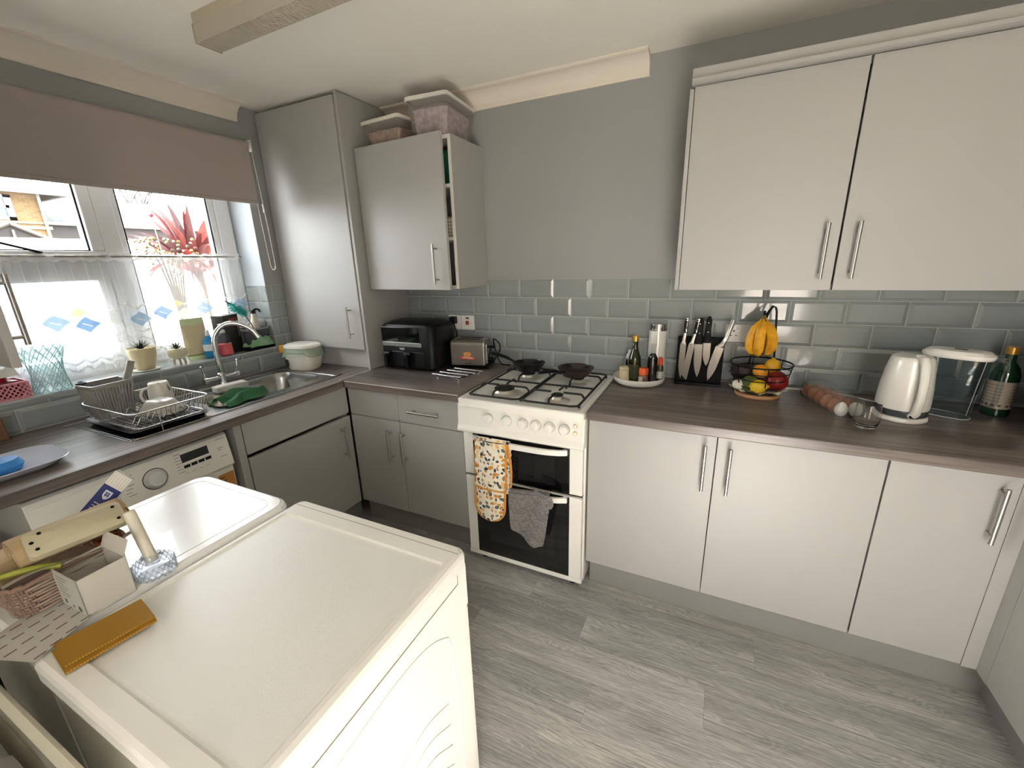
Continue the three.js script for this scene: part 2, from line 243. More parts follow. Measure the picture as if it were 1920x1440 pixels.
{ // wall unit with the door ajar
  const t = cabThing('wall_cabinet', 'grey wall cabinet with its door ajar, under two plastic boxes', 'cabinet', 0.633, 1.213, 1.362, 2.076, 0, 0.31);
  part('carcass', carcass(0.635, 1.213, 1.362, 2.076, 0, 0.307), M.cab, t); part('edge_band', [box(1.196, 1.2125, 1.363, 2.075, 0.307, 0.3075), box(0.66, 1.196, 2.058, 2.075, 0.307, 0.3075)], M.cabIn, t);
  part('shelf', box(0.653, 1.195, 1.85, 1.866, 0.01, 0.29), M.cabIn, t); part('shelf', box(0.653, 1.195, 1.602, 1.618, 0.01, 0.29), M.cabIn, t);
  const d = new THREE.Group(); d.name = 'door'; const hx = 0.636, hz = 0.31; d.position.set(hx - t.position.x, 0 - t.position.y, hz - t.position.z); d.rotation.y = -0.07; t.add(d);
  const pn = part('panel', box(0, 0.562, 1.36, 2.078, 0, 0.019, R), M.cab, d, { local: true });
  { const g = [rod([0.495, 1.39, 0.053], [0.495, 1.585, 0.053], 0.0062, 12)]; for (const y of [1.412, 1.563]) g.push(rod([0.495, y, 0.019], [0.495, y, 0.053], 0.0045)); part('handle', g, M.brushed, d, { local: true, label: 'brushed steel bar handle' }); }
  solo('cereal_packet', 'green packet on the top shelf inside the ajar wall cabinet', 'packet', box(-0.05, 0.05, 0, 0.17, -0.035, 0.035, 0.004), std('#2c6b52', 0.5), [1.13, 1.866, 0.18]);
  solo('tin', 'dark tin on the middle shelf inside the ajar wall cabinet', 'tin', lathe([[0, 0], [0.05, 0], [0.05, 0.11], [0.047, 0.115], [0, 0.115]], 0, 0, 0), std('#22242a', 0.4), [1.13, 1.618, 0.08]);
  solo('spotted_box', 'cream spotted carton on the middle shelf inside the ajar wall cabinet', 'carton', box(-0.05, 0.05, 0, 0.1, -0.03, 0.03, 0.003), std('#ffffff', 0.6, { map: tex(64, 64, (u, v) => { const a = (u * 6) % 1 - 0.5, b = (v * 6) % 1 - 0.5; return a * a + b * b < 0.05 ? [90, 70, 60] : [214, 204, 170]; }, [0.1, 0.1]) }), [1.14, 1.618, 0.22]);
}
function doorZ(t, name, x0, x1, y0, y1, z = 0.58, th = 0.02) { return part(name, box(x0 + 0.0015, x1 - 0.0015, y0, y1, z, z + th, R), M.cab, t); }
{ // right wall units
  const t = cabThing('wall_cabinet', 'wide grey double-door wall cabinet above the knives and fruit', 'cabinet', 2.257, 3.29, 1.362, 2.074, 0, 0.33);
  part('carcass', carcass(2.272, 3.288, 1.362, 2.074, 0, 0.308), M.cab, t); part('end_panel', box(2.256, 2.271, 1.36, 2.07, 0, 0.326, R), M.cab, t);
  const a = doorZ(t, 'door', 2.272, 2.779, 1.361, 2.074, 0.31), b = doorZ(t, 'door', 2.782, 3.289, 1.361, 2.074, 0.31);
  handle([2.736, 1.402, 0.364], [2.736, 1.588, 0.364], [0, 0, 1], a); handle([2.824, 1.402, 0.364], [2.824, 1.588, 0.364], [0, 0, 1], b);
  const u = cabThing('wall_cabinet', 'grey wall cabinet in the corner beyond the double-door one', 'cabinet', 3.29, XR, 1.362, 2.074, 0, 0.33);
  part('carcass', carcass(3.29, XR - 0.002, 1.362, 2.074, 0, 0.308), M.cab, u); doorZ(u, 'door', 3.291, XR - 0.003, 1.361, 2.074, 0.31);
  const s = shapeOf([[0, 0], [0.352, 0], [0.36, 0.004], [0.36, 0.016], [0.345, 0.022], [0.345, 0.05], [0, 0.05]]); const g = extrude(s, XR - 2.264); g.rotateY(-Math.PI / 2); g.translate(XR, 0, 0);
  solo('cornice', 'grey cornice moulding along the top of the right-hand wall cabinets', 'cornice', g, M.cab, [0, 2.076, 0]);
}
function baseUnit(label, x0, x1, doors, drawer) {
  const t = cabThing('base_cabinet', label, 'cabinet', x0, x1, 0.15, WB, 0, 0.6); part('carcass', carcass(x0, x1, 0.15, WB - 0.002, 0.03, 0.578), M.cab, t);
  for (const [a, b, hx] of doors) { const d = doorZ(t, 'door', a, b, 0.16, drawer ? 0.7 : 0.858); if (hx) handle([hx, drawer ? 0.468 : 0.641, 0.634], [hx, drawer ? 0.652 : 0.825, 0.634], [0, 0, 1], d); }
  if (drawer) { const d = doorZ(t, 'drawer_front', x0, x1, 0.704, 0.858); if (drawer === 'handle') handle([1.062, 0.777, 0.634], [1.248, 0.777, 0.634], [0, 0, 1], d); }
  return t;
}
baseUnit('grey base cabinet in the corner by the sink, drawer front without a handle', 0.635, 0.977, [[0.635, 0.977, 0.914]], 'plain');
baseUnit('grey base cabinet left of the cooker, with a handled drawer', 0.977, 1.368, [[0.977, 1.368, 1.003]], 'handle');
baseUnit('grey double-door base cabinet right of the cooker', 1.986, 2.961, [[1.986, 2.4685, 2.431], [2.4685, 2.961, 2.514]]);
baseUnit('narrow single-door grey base cabinet in the right-hand corner', 2.963, 3.268, [[2.963, 3.268, 3.224]]);
{ // corner post and run along the right wall
  const t = thing('corner_post', 'narrow grey corner post between the two right-hand cabinet runs', 'post', [3.29, 0.15, 0.61]);
  part('filler', box(3.269, 3.308, 0.152, 0.86, 0.582, 0.598, R), M.cab, t); part('filler', box(3.308, 3.325, 0.152, 0.86, 0.582, 0.652, R), M.cab, t);
  const u = cabThing('base_cabinet', 'pale grey base cabinet along the right wall, facing the dryer', 'cabinet', 3.306, XR, 0.15, WB, 0.655, 1.9);
  part('carcass', box(3.326, XR - 0.005, 0.15, WB - 0.002, 0.655, 1.9), M.cab, u);
  for (const [a, b] of [[0.656, 1.255], [1.258, 1.9]]) { const d = part('door', box(3.306, 3.325, 0.16, 0.858, a, b, R), M.cab, u); const hz = a < 1 ? 0.7 : 1.85; handle([3.272, 0.641, hz], [3.272, 0.825, hz], [-1, 0, 0], d); }
}
{ // plinths
  const p = std('#8f8e8b', 0.5);
  solo('plinth', 'grey plinth board along the floor left of the cooker', 'plinth', box(-0.38, 0.38, 0, 0.15, 0.512, 0.53), p, [0.985, 0, 0]);
  solo('plinth', 'grey plinth board along the floor right of the cooker', 'plinth', box(1.99, 3.38, 0, 0.15, 0.512, 0.53), p, [0, 0, 0]);
  solo('plinth', 'grey plinth board under the right-wall cabinet', 'plinth', box(3.372, 3.39, 0, 0.15, 0.531, 1.9), p, [0, 0, 0]);
  solo('plinth', 'grey plinth board under the sink cabinet', 'plinth', box(0.54, 0.558, 0, 0.15, 0.55, 1.22), p, [0, 0, 0]);
}
{ // sink unit facing the room
  const t = cabThing('sink_cabinet', 'grey sink cabinet with a plain top panel and a low-hung door', 'cabinet', 0, 0.63, 0.15, WB, 0.606, 1.222);
  part('carcass', [box(0.03, 0.612, 0.15, WB - 0.002, 0.606, 0.622), box(0.03, 0.61, 0.15, 0.168, 0.652, 1.186), box(0.03, 0.04, 0.168, WB - 0.01, 0.652, 1.186)], M.cab, t);
  part('end_panel', box(0.03, 0.628, 0.15, WB - 0.002, 1.19, 1.222, R), M.cab, t);
  part('top_panel', box(0.612, 0.63, 0.712, WB - 0.003, 0.607, 1.186, R), M.cab, t);
  const d = part('door', box(0.613, 0.632, 0.158, 0.694, 0.609, 1.186, R), M.cab, t); handle([0.666, 0.468, 0.678], [0.666, 0.652, 0.678], [1, 0, 0], d);
}
// worktops
const rectHole = (x0, x1, y0, y1, r) => { const p = new THREE.Path(); const pts = rr(x1 - x0, y1 - y0, r, 5).map(([a, b]) => new THREE.Vector2((x0 + x1) / 2 + a, (y0 + y1) / 2 + b)); p.setFromPoints(pts.reverse()); return p; };
function slab(shape, depth, bevel) { const g = extrude(shape, depth, bevel); g.rotateX(Math.PI / 2); return g; } // shape (x,z) , top at y = 0, downwards
{
  const s = shapeOf([[0, 0], [0.62, 0], [0.62, 0.62], [0.65, 0.635], [0.65, 2.45], [0, 2.45]]); s.holes.push(rectHole(0.1, 0.535, 0.585, 1.51, 0.03));
  const t = thing('worktop', 'dark grey-brown worktop holding the sink, running under the window', 'worktop', [0.32, WB, 1.2]);
  part('slab', slab(s, 0.038, 0.003).translate(0, WT, 0), M.workZ, t, { grainZ: true });
  part('joint_strip', box(0.6165, 0.6225, WT - 0.001, WT + 0.0015, 0.396, 0.634), M.edgeStrip, t);
  const u = thing('worktop', 'short dark grey-brown worktop between tall cupboard and cooker', 'worktop', [1.0, WB, 0.3]);
  part('slab', slab(shapeOf([[0.623, 0], [1.372, 0], [1.372, 0.633], [0.655, 0.633], [0.623, 0.62]]), 0.038, 0.004).translate(0, WT, 0), M.work, u);
  part('end_strip', box(1.372, 1.3745, WB, WT, 0.002, 0.634), std('#7d7672', 0.4), u); part('front_trim', box(0.656, 1.372, WT - 0.0035, WT + 0.0008, 0.6315, 0.6345), M.edgeStrip, u);
  const v = thing('worktop', 'long dark grey-brown worktop right of the cooker', 'worktop', [2.7, WB, 0.3]);
  part('slab', slab(shapeOf([[1.985, 0], [XR - 0.003, 0], [XR - 0.003, 1.92], [3.284, 1.92], [3.284, 0.66], [3.258, 0.633], [1.985, 0.633]]), 0.038, 0.004).translate(0, WT, 0), M.work, v);
}
{ // open wall unit at the end of the window wall: only its opened door shows
  const t = thing('wall_cabinet', 'grey wall cabinet past the window with its door swung wide open', 'cabinet', [0.16, 1.268, 2.08]);
  part('carcass', [box(0, 0.31, 1.27, 1.29, 1.81, 2.4), box(0, 0.31, 1.98, 2.0, 1.81, 2.4), box(0, 0.31, 1.29, 1.98, 1.81, 1.828), box(0, 0.31, 1.29, 1.98, 2.382, 2.4)], M.cab, t);
  const d = part('door', box(0.315, 0.812, 1.268, 2.0, 1.786, 1.805, R), M.cab, t); handle([0.772, 1.318, 1.752], [0.772, 1.5, 1.752], [0, 0, -1], d);
}
// ---------- cooker ----------
{
  const t = thing('gas_cooker', 'white freestanding gas cooker with two black-glass oven doors', 'cooker', [1.68, 0, 0.33]);
  const x0 = 1.38, x1 = 1.978, HT = 0.896;
  part('body', [box(x0, x1, 0.045, 0.86, 0.03, 0.6, 0.004), box(x0 + 0.002, x1 - 0.002, 0.045, 0.07, 0.6, 0.628, 0.003)], M.enamel, t);
  for (const [x, z] of [[1.44, 0.57], [1.92, 0.57], [1.44, 0.1], [1.92, 0.1]]) part('foot', cyl(x, 0, z, 0.018, 0.015, 0.046, 12), M.black, t);
  { // hob tray with raised lip and shallow well
    const c = [(x0 + x1) / 2, (0.035 + 0.652) / 2], w = x1 - x0, d = 0.617, ring = (k, y, r) => rrRing(w - 2 * k, d - 2 * k, r, c[0], y, c[1], 4);
    part('hob_tray', loft([ring(0, 0.86, 0.012), ring(0, HT - 0.004, 0.012), ring(0.004, HT, 0.012), ring(0.024, HT, 0.02), ring(0.034, HT - 0.006, 0.024), ring(0.15, HT - 0.007, 0.03)], false, true, true, 0.25), M.enamel, t);
  }
  // control fascia: slightly sloping with a rounded lower lip
  { const s = shapeOf([[0.6, 0.735], [0.655, 0.735], [0.664, 0.742], [0.664, 0.752], [0.654, 0.77], [0.646, 0.868], [0.64, 0.872], [0.6, 0.872]]); const g = extrude(s, x1 - x0 + 0.008, 0.004); g.rotateY(-Math.PI / 2); g.translate(x1 + 0.004, 0, 0); part('control_panel', g, M.enamel, t); }
  const knobX = [1.54, 1.634, 1.712, 1.772, 1.835, 1.899];
  for (const kx of knobX) {
    const g = lathe([[0, 0.026], [0.016, 0.026], [0.0195, 0.022], [0.021, 0.006], [0.023, 0.0], [0, 0]], 0, 0, 0, 28); const grip = box(-0.0035, 0.0035, 0.0255, 0.03, -0.017, 0.017, 0.0015);
    const m = mergeGeometries([flat(g), flat(grip)]); m.rotateX(Math.PI / 2 - 0.08); m.rotateZ(rnd(-0.05, 0.05)); m.translate(kx, 0.818, 0.651); part('knob', m, M.white, t);
  }
  for (const y of [0.836, 0.806]) part('button', lathe([[0, 0.006], [0.008, 0.006], [0.0095, 0], [0, 0]], 0, 0, 0, 20).rotateX(Math.PI / 2).translate(1.944, y, 0.6505), std('#e0dabd', 0.3), t);
  const marks = canvasTex(512, 64, (c, w, h) => { c.clearRect(0, 0, w, h); c.fillStyle = '#e9e6da'; c.fillRect(0, 0, w, h); c.fillStyle = '#8d8a82'; knobX.forEach((kx) => { const u = (kx - x0) / (x1 - x0) * w; c.fillRect(u - 7, 28, 6, 7); c.fillRect(u + 1, 28, 6, 7); c.fillRect(u - 1, 24, 3, 3); }); });
  part('printed_marks', patch([x0, 0.853, 0.6478], [x1, 0.853, 0.6478], [x1, 0.865, 0.6468], [x0, 0.865, 0.6468]), std('#ffffff', 0.3, { map: marks }), t, { keepUV: true });
  // oven doors
  for (const [n, y0, y1, hy] of [['upper_oven_door', 0.505, 0.724, 0.707], ['lower_oven_door', 0.072, 0.492, 0.479]]) {
    const d = part(n, box(x0 + 0.006, x1 - 0.006, y0, y1, 0.602, 0.63, 0.004), M.enamel, t);
    part('glass_panel', box(x0 + 0.06, x1 - 0.062, y0 + 0.002, y1 - 0.002, 0.628, 0.633, 0.002), M.blackGloss, d);
    part('viewing_window', box(x0 + 0.13, x1 - 0.13, y0 + (n[0] === 'u' ? 0.03 : 0.08), y1 - 0.06, 0.6325, 0.6336), phys('#19191b', 0.08, { clearcoat: 1 }), d);
    const hx0 = x0 + 0.068, hx1 = x1 - 0.07, s = shapeOf([[0, -0.013], [0.012, -0.013], [0.016, -0.009], [0.016, 0.009], [0.012, 0.013], [0, 0.013]]);
    const bar = loft([...Array(13).keys()].map((i) => { const u = i / 12, x = mix(hx0, hx1, u), bow = 0.03 * (1 - (2 * u - 1) ** 4); return [[x, hy - 0.012, 0.634 + bow], [x, hy - 0.012, 0.646 + bow], [x, hy + 0.012, 0.646 + bow], [x, hy + 0.012, 0.634 + bow]]; }), true, true);
    part('handle', [bar, box(hx0, hx0 + 0.02, hy - 0.011, hy + 0.011, 0.632, 0.64), box(hx1 - 0.02, hx1, hy - 0.011, hy + 0.011, 0.632, 0.64)], M.white, d);
  }
  part('door_gap', box(x0 + 0.008, x1 - 0.008, 0.4925, 0.5045, 0.6, 0.615), M.black, t);
  // burners: cap on ring
  for (const [x, z, r] of [[1.545, 0.49, 0.047], [1.815, 0.505, 0.026], [1.545, 0.2, 0.036], [1.815, 0.2, 0.036]]) {
    const b = part('burner_ring', lathe([[r + 0.034, 0], [r + 0.02, 0.003], [r + 0.008, 0.008], [r + 0.002, 0.01], [r, 0.02], [r - 0.006, 0.022], [0, 0.022]], x, HT - 0.007, z), std('#cfcabf', 0.35, { metalness: 0.6 }), t);
    part('burner_cap', lathe([[r - 0.001, 0.022], [r + 0.001, 0.0235], [r + 0.001, 0.0275], [r - 0.004, 0.031], [0, 0.0315]], x, HT - 0.007, z), M.iron, b);
  }
  // two pan supports
  for (const [a, b, rads] of [[1.418, 1.673, [[1.545, 0.49], [1.545, 0.2]]], [1.683, 1.94, [[1.815, 0.505], [1.815, 0.2]]]]) {
    const y = HT + 0.012, r = 0.005, g = [polyTube([[(a + b) / 2, y, 0.075], [a, y, 0.075], [a, y, 0.615], [b, y, 0.615], [b, y, 0.075], [(a + b) / 2, y, 0.075]], r, 8, 0.025)];
    for (const [x, z] of rads) for (const [dx, dz] of [[1, 0], [-1, 0], [0, 1], [0, -1]]) { const ex = dx ? (dx > 0 ? b : a) : x, ez = dz ? (dz > 0 ? Math.min(z + 0.13, 0.615) : Math.max(z - 0.13, 0.075)) : z; g.push(polyTube([[ex, y, ez], [x + dx * 0.115 * (dx ? 1 : 0) , y + 0.02, z + dz * 0.11], [x + dx * 0.03, y + 0.02, z + dz * 0.03]].map((p, i) => i === 1 && dx ? [ex - dx * 0.012, y + 0.02, z] : p), r, 6, 0.01)); }
    g.push(rod([a, y, 0.345], [b, y, 0.345], r)); for (const [fx, fz] of [[a, 0.1], [b, 0.1], [a, 0.59], [b, 0.59]]) g.push(rod([fx, y, fz], [fx, HT, fz], 0.006));
    part('pan_support', g, M.iron, t);
  }
}
// ---------- frying pans on the hob ----------
function pan(label, x, z, r, ang, col, inside, hcol) {
  const t = thing('frying_pan', label, 'pan', [x, 0.929, z]);
  const out = [[0, 0], [r * 0.68, 0], [r * 0.72, 0.002], [r * 0.97, 0.038], [r, 0.041]], inn = [[r - 0.003, 0.041], [r * 0.95, 0.036], [r * 0.7, 0.004], [0, 0.003]];
  part('pan_body', lathe(out), col, t, { local: true }); part('cooking_surface', lathe(inn), inside, t, { local: true });
  const c = Math.cos(ang), s = Math.sin(ang), at = (q, y) => [c * q, y, -s * q];
  const rings = [[r - 0.004, 0.032, 0.012, 0.006], [r + 0.03, 0.04, 0.009, 0.006], [r + 0.06, 0.05, 0.012, 0.008], [r + 0.14, 0.062, 0.014, 0.009], [r + 0.17, 0.062, 0.009, 0.006]].map(([q, y, w, h]) => [...Array(10).keys()].map((i) => { const a = i / 10 * 2 * Math.PI; return [c * q - s * Math.cos(a) * w, y + Math.sin(a) * h, -s * q - c * Math.cos(a) * w]; }));
  part('pan_handle', loft(rings, true, true), hcol, t, { local: true }); return t;
}
pan('small black frying pan, handle pointing towards the toaster', 1.545, 0.19, 0.088, Math.PI * 0.93, M.black, phys('#0c0c0d', 0.25, {}), M.blackMatte);
pan('brown-black frying pan, handle pointing to the front of the hob', 1.81, 0.21, 0.092, -Math.PI * 0.63, std('#2a1a14', 0.4), phys('#241612', 0.25, {}), M.blackMatte);
// ---------- oven mitt and towel ----------
{
  const terr = tex(256, 512, (u, v) => { let best = 9, id = 0; const gx = u * 8, gy = v * 20; for (let i = -1; i <= 1; i++) for (let j = -1; j <= 1; j++) { const cx = Math.floor(gx) + i, cy = Math.floor(gy) + j, k = perm[perm[cx & 255] + (cy & 255)], ox = cx + 0.2 + 0.6 * perm[k] / 255, oy = cy + 0.2 + 0.6 * perm[k + 1] / 255, a = perm[k + 2] / 40, dx = gx - ox, dy = gy - oy, rx = Math.cos(a) * dx + Math.sin(a) * dy, ry = -Math.sin(a) * dx + Math.cos(a) * dy, d = Math.hypot(rx * 1.5, ry) / (0.3 + 0.5 * perm[k + 3] / 255); if (d < best) { best = d; id = k; } } const pal = [[52, 58, 62], [200, 140, 60], [226, 214, 190], [150, 120, 84], [90, 96, 94], [222, 176, 110]]; return best < 0.8 ? pal[id % 6] : [228, 220, 202]; }, [0.17, 0.45]);
  const cloth = std('#ffffff', 0.9, { map: terr }), edge = std('#c98a3c', 0.85);
  const t = thing('oven_mitt', 'double oven mitt with a pebble print and mustard edging on the oven handle', 'oven mitt', [1.56, 0.31, 0.68]);
  // one pocket: rounded-end strip, quilted in the upper part
  const strip = (x0, x1, yt, yb, z, lean, bulge) => sheet(24, 60, (u, v) => { const y = mix(yt, yb, v), k = clamp((y - yb) / 0.085), half = (x1 - x0) / 2 * Math.sqrt(clamp(1 - (1 - k) ** 2.4)), q = v < 0.62 ? 0.007 * (Math.abs(Math.sin((u * 3 + v * 10) * Math.PI)) * Math.abs(Math.sin((u * 3 - v * 10) * Math.PI))) : 0.002 * Math.sin(u * 9 + v * 14); return [(x0 + x1) / 2 + lean * (1 - v) + (u - 0.5) * 2 * half, y, z + bulge * Math.sin(u * Math.PI) + q]; });
  const over = sheet(16, 10, (u, v) => { const a = v * Math.PI; return [mix(1.492, 1.655, u), 0.722 + 0.012 * Math.sin(a), 0.688 - 0.022 * v - 0.0 * Math.sin(a)]; });
  part('mitt_front', [strip(1.468, 1.622, 0.724, 0.315, 0.69, 0.022, 0.012)], cloth, t); part('mitt_top', over, cloth, t);
  part('mitt_back', [strip(1.495, 1.652, 0.72, 0.44, 0.664, 0.005, 0.004)], cloth, t);
  const rim = []; for (let i = 0; i <= 40; i++) { const v = i / 40, y = mix(0.724, 0.315, v), k = clamp((y - 0.315) / 0.085), half = 0.077 * Math.sqrt(clamp(1 - (1 - k) ** 2.4)); rim.push([1.545 + 0.022 * (1 - v), y, 0.69, half]); }
  const pts = [...rim.map(([x, y, z, h]) => [x - h, y, z]), ...rim.slice(0, -1).reverse().map(([x, y, z, h]) => [x + h, y, z])];
  part('binding', [tube(pts, 0.0055, 120, 6), tube([[1.478, 0.49, 0.694], [1.545, 0.488, 0.706], [1.628, 0.483, 0.694]], 0.005, 20, 6), tube([[1.648, 0.724, 0.688], [1.655, 0.6, 0.672], [1.645, 0.47, 0.664]], 0.0065, 30, 6)], edge, t);
}
{
  const wv = tex(128, 128, (u, v) => { const k = 0.5 + 0.5 * noise(u * 20, v * 90, 20, 90), s = 60 + 90 * k * k; return [s, s * 0.97, s * 0.95]; }, [0.12, 0.12]);
  const t = thing('tea_towel', 'crumpled dark grey flecked towel hung on the lower oven handle', 'towel', [1.75, 0.24, 0.69]);
  const front = sheet(36, 40, (u, v) => { const xl = mix(1.648, 1.652, v) + 0.03 * clamp(v - 0.75) , xr = mix(1.845, 1.838, v) - 0.03 * v * v, x = mix(xl, xr, u), yt = 0.488 + 0.02 * u, yb = 0.305 - 0.1 * Math.min(u, 0.75) + 0.03 * Math.max(0, u - 0.75), y = mix(yt, yb, v); return [x, y, 0.692 + 0.007 * Math.sin(u * 9 + v * 2) * (0.3 + v) + 0.004 * Math.sin(v * 7 + u * 4)]; });
  const top = sheet(30, 8, (u, v) => [mix(1.648, 1.845, u), 0.488 + 0.02 * u + 0.012 * Math.sin(v * Math.PI), 0.692 - 0.036 * v + 0.007 * Math.sin(u * 9) * 0.3 * (1 - v)]);
  const back = sheet(20, 20, (u, v) => [mix(1.66, 1.828, u), mix(0.488 + 0.02 * u, 0.4, v), 0.656 - 0.004 * Math.sin(u * 8)]);
  const corner = sheet(14, 14, (u, v) => [mix(1.765, 1.852, u) + 0.012 * Math.sin(v * 3), mix(0.548 - 0.035 * u, 0.45, v), 0.69 + 0.018 * Math.sin(u * 3) * (1 - v * 0.4)]);
  part('towel_front', [front, top], std('#ffffff', 0.95, { map: wv }), t); part('towel_back', back, std('#ffffff', 0.95, { map: wv }), t); part('towel_fold', corner, std('#ffffff', 0.95, { map: wv }), t);
}
// ---------- washing machine under the worktop ----------
{
  const t = thing('washing_machine', 'white washing machine under the sink worktop with a dial and dark display', 'washing machine', [0.33, 0, 1.54]);
  const z0 = 1.245, z1 = 1.84; part('body', box(0.06, 0.6, 0.01, 0.838, z0, z1, 0.012), M.appliance, t);
  const s = shapeOf([[0.59, 0.7], [0.626, 0.7], [0.63, 0.706], [0.612, 0.836], [0.6, 0.842], [0.59, 0.842]]); const g = extrude(s, z1 - z0, 0.003); g.translate(0, 0, z0); part('control_panel', g, M.appliance, t);
  const fx = (y) => 0.6305 - (y - 0.706) / 0.13 * 0.018, P = (z, y, o = 0.0006) => [fx(y) + o, y, z];
  part('front_panel', box(0.6, 0.617, 0.03, 0.697, z0 + 0.002, z1 - 0.002, 0.004), M.appliance, t);
  const ink = canvasTex(1024, 256, (c, w, h) => { c.fillStyle = '#e8e6de'; c.fillRect(0, 0, w, h); c.fillStyle = '#74767a'; const X = (z) => (z1 - z) / (z1 - z0) * w, Y = (y) => (0.836 - y) / 0.13 * h; for (let i = 0; i < 7; i++) { c.fillRect(X(1.605) - (i % 3) * 5, Y(0.815) + i * 24, 46 - (i * 7) % 18, 4); c.fillRect(X(1.445), Y(0.825) + i * 24, 40 - (i * 11) % 16, 4); } c.fillRect(X(1.29), Y(0.827), 60, 4); c.fillRect(X(1.29), Y(0.79), 40, 4); c.fillRect(X(1.29), Y(0.782), 24, 4); c.fillRect(X(1.285), Y(0.752), 42, 4); c.fillStyle = '#9a9c9e'; c.fillRect(X(1.63), Y(0.79), 2, 150); for (let i = 0; i < 4; i++) c.fillRect(X(1.425) + i * 44, Y(0.741), 26, 3); });
  part('printed_fascia', patch(P(z1 - 0.004, 0.708), P(z0 + 0.004, 0.708), P(z0 + 0.004, 0.834), P(z1 - 0.004, 0.834)), std('#ffffff', 0.35, { map: ink }), t, { keepUV: true });
  part('display', patch(P(1.425, 0.785, 0.0014), P(1.327, 0.785, 0.0014), P(1.327, 0.818, 0.0014), P(1.425, 0.818, 0.0014)), std('#101114', 0.3), t, { keepUV: true });
  for (let i = 0; i < 4; i++) part('button', patch(P(1.424 - i * 0.026, 0.762, 0.002), P(1.402 - i * 0.026, 0.762, 0.002), P(1.402 - i * 0.026, 0.774, 0.002), P(1.424 - i * 0.026, 0.774, 0.002)), M.black, t, { keepUV: true });
  const k = lathe([[0, 0.022], [0.024, 0.022], [0.028, 0.018], [0.03, 0.004], [0.037, 0.003], [0.037, 0], [0, 0]], 0, 0, 0, 32); k.rotateZ(-Math.PI / 2 + 0.14); k.translate(fx(0.77), 0.768, 1.519); const kn = part('dial', k, std('#d3d5d6', 0.3), t);
  part('dial_ring', new THREE.TorusGeometry(0.0375, 0.0016, 6, 40).rotateY(Math.PI / 2 - 0.0).rotateZ(0.14).translate(fx(0.768) + 0.0015, 0.768, 1.519), M.darkMetal, kn);
  part('detergent_drawer', box(0.612, 0.6185, 0.712, 0.82, 1.64, 1.83, 0.003), M.appliance, t);
  part('energy_sticker', patch([0.6178, 0.56, 1.315], [0.6178, 0.56, 1.252], [0.6178, 0.672, 1.252], [0.6178, 0.672, 1.315]), std('#ffffff', 0.5, { map: canvasTex(64, 96, (c, w, h) => { c.fillStyle = '#c98a42'; c.fillRect(0, 0, w, h); c.fillStyle = '#7a4a22'; for (let i = 0; i < 6; i++) c.fillRect(6, 10 + i * 14, 20 + i * 6, 6); }) }), t, { keepUV: true });
}
solo('waste_bin', 'dark navy bin in the shadow beside the washing machine', 'bin', [loft([rrRing(0.24, 0.24, 0.04, 0, 0, 0), rrRing(0.28, 0.28, 0.05, 0, 0.62, 0), rrRing(0.29, 0.29, 0.05, 0, 0.64, 0), rrRing(0.26, 0.26, 0.05, 0, 0.7, 0)], true, true)], std('#171a24', 0.5), [0.5, 0, 2.02]);
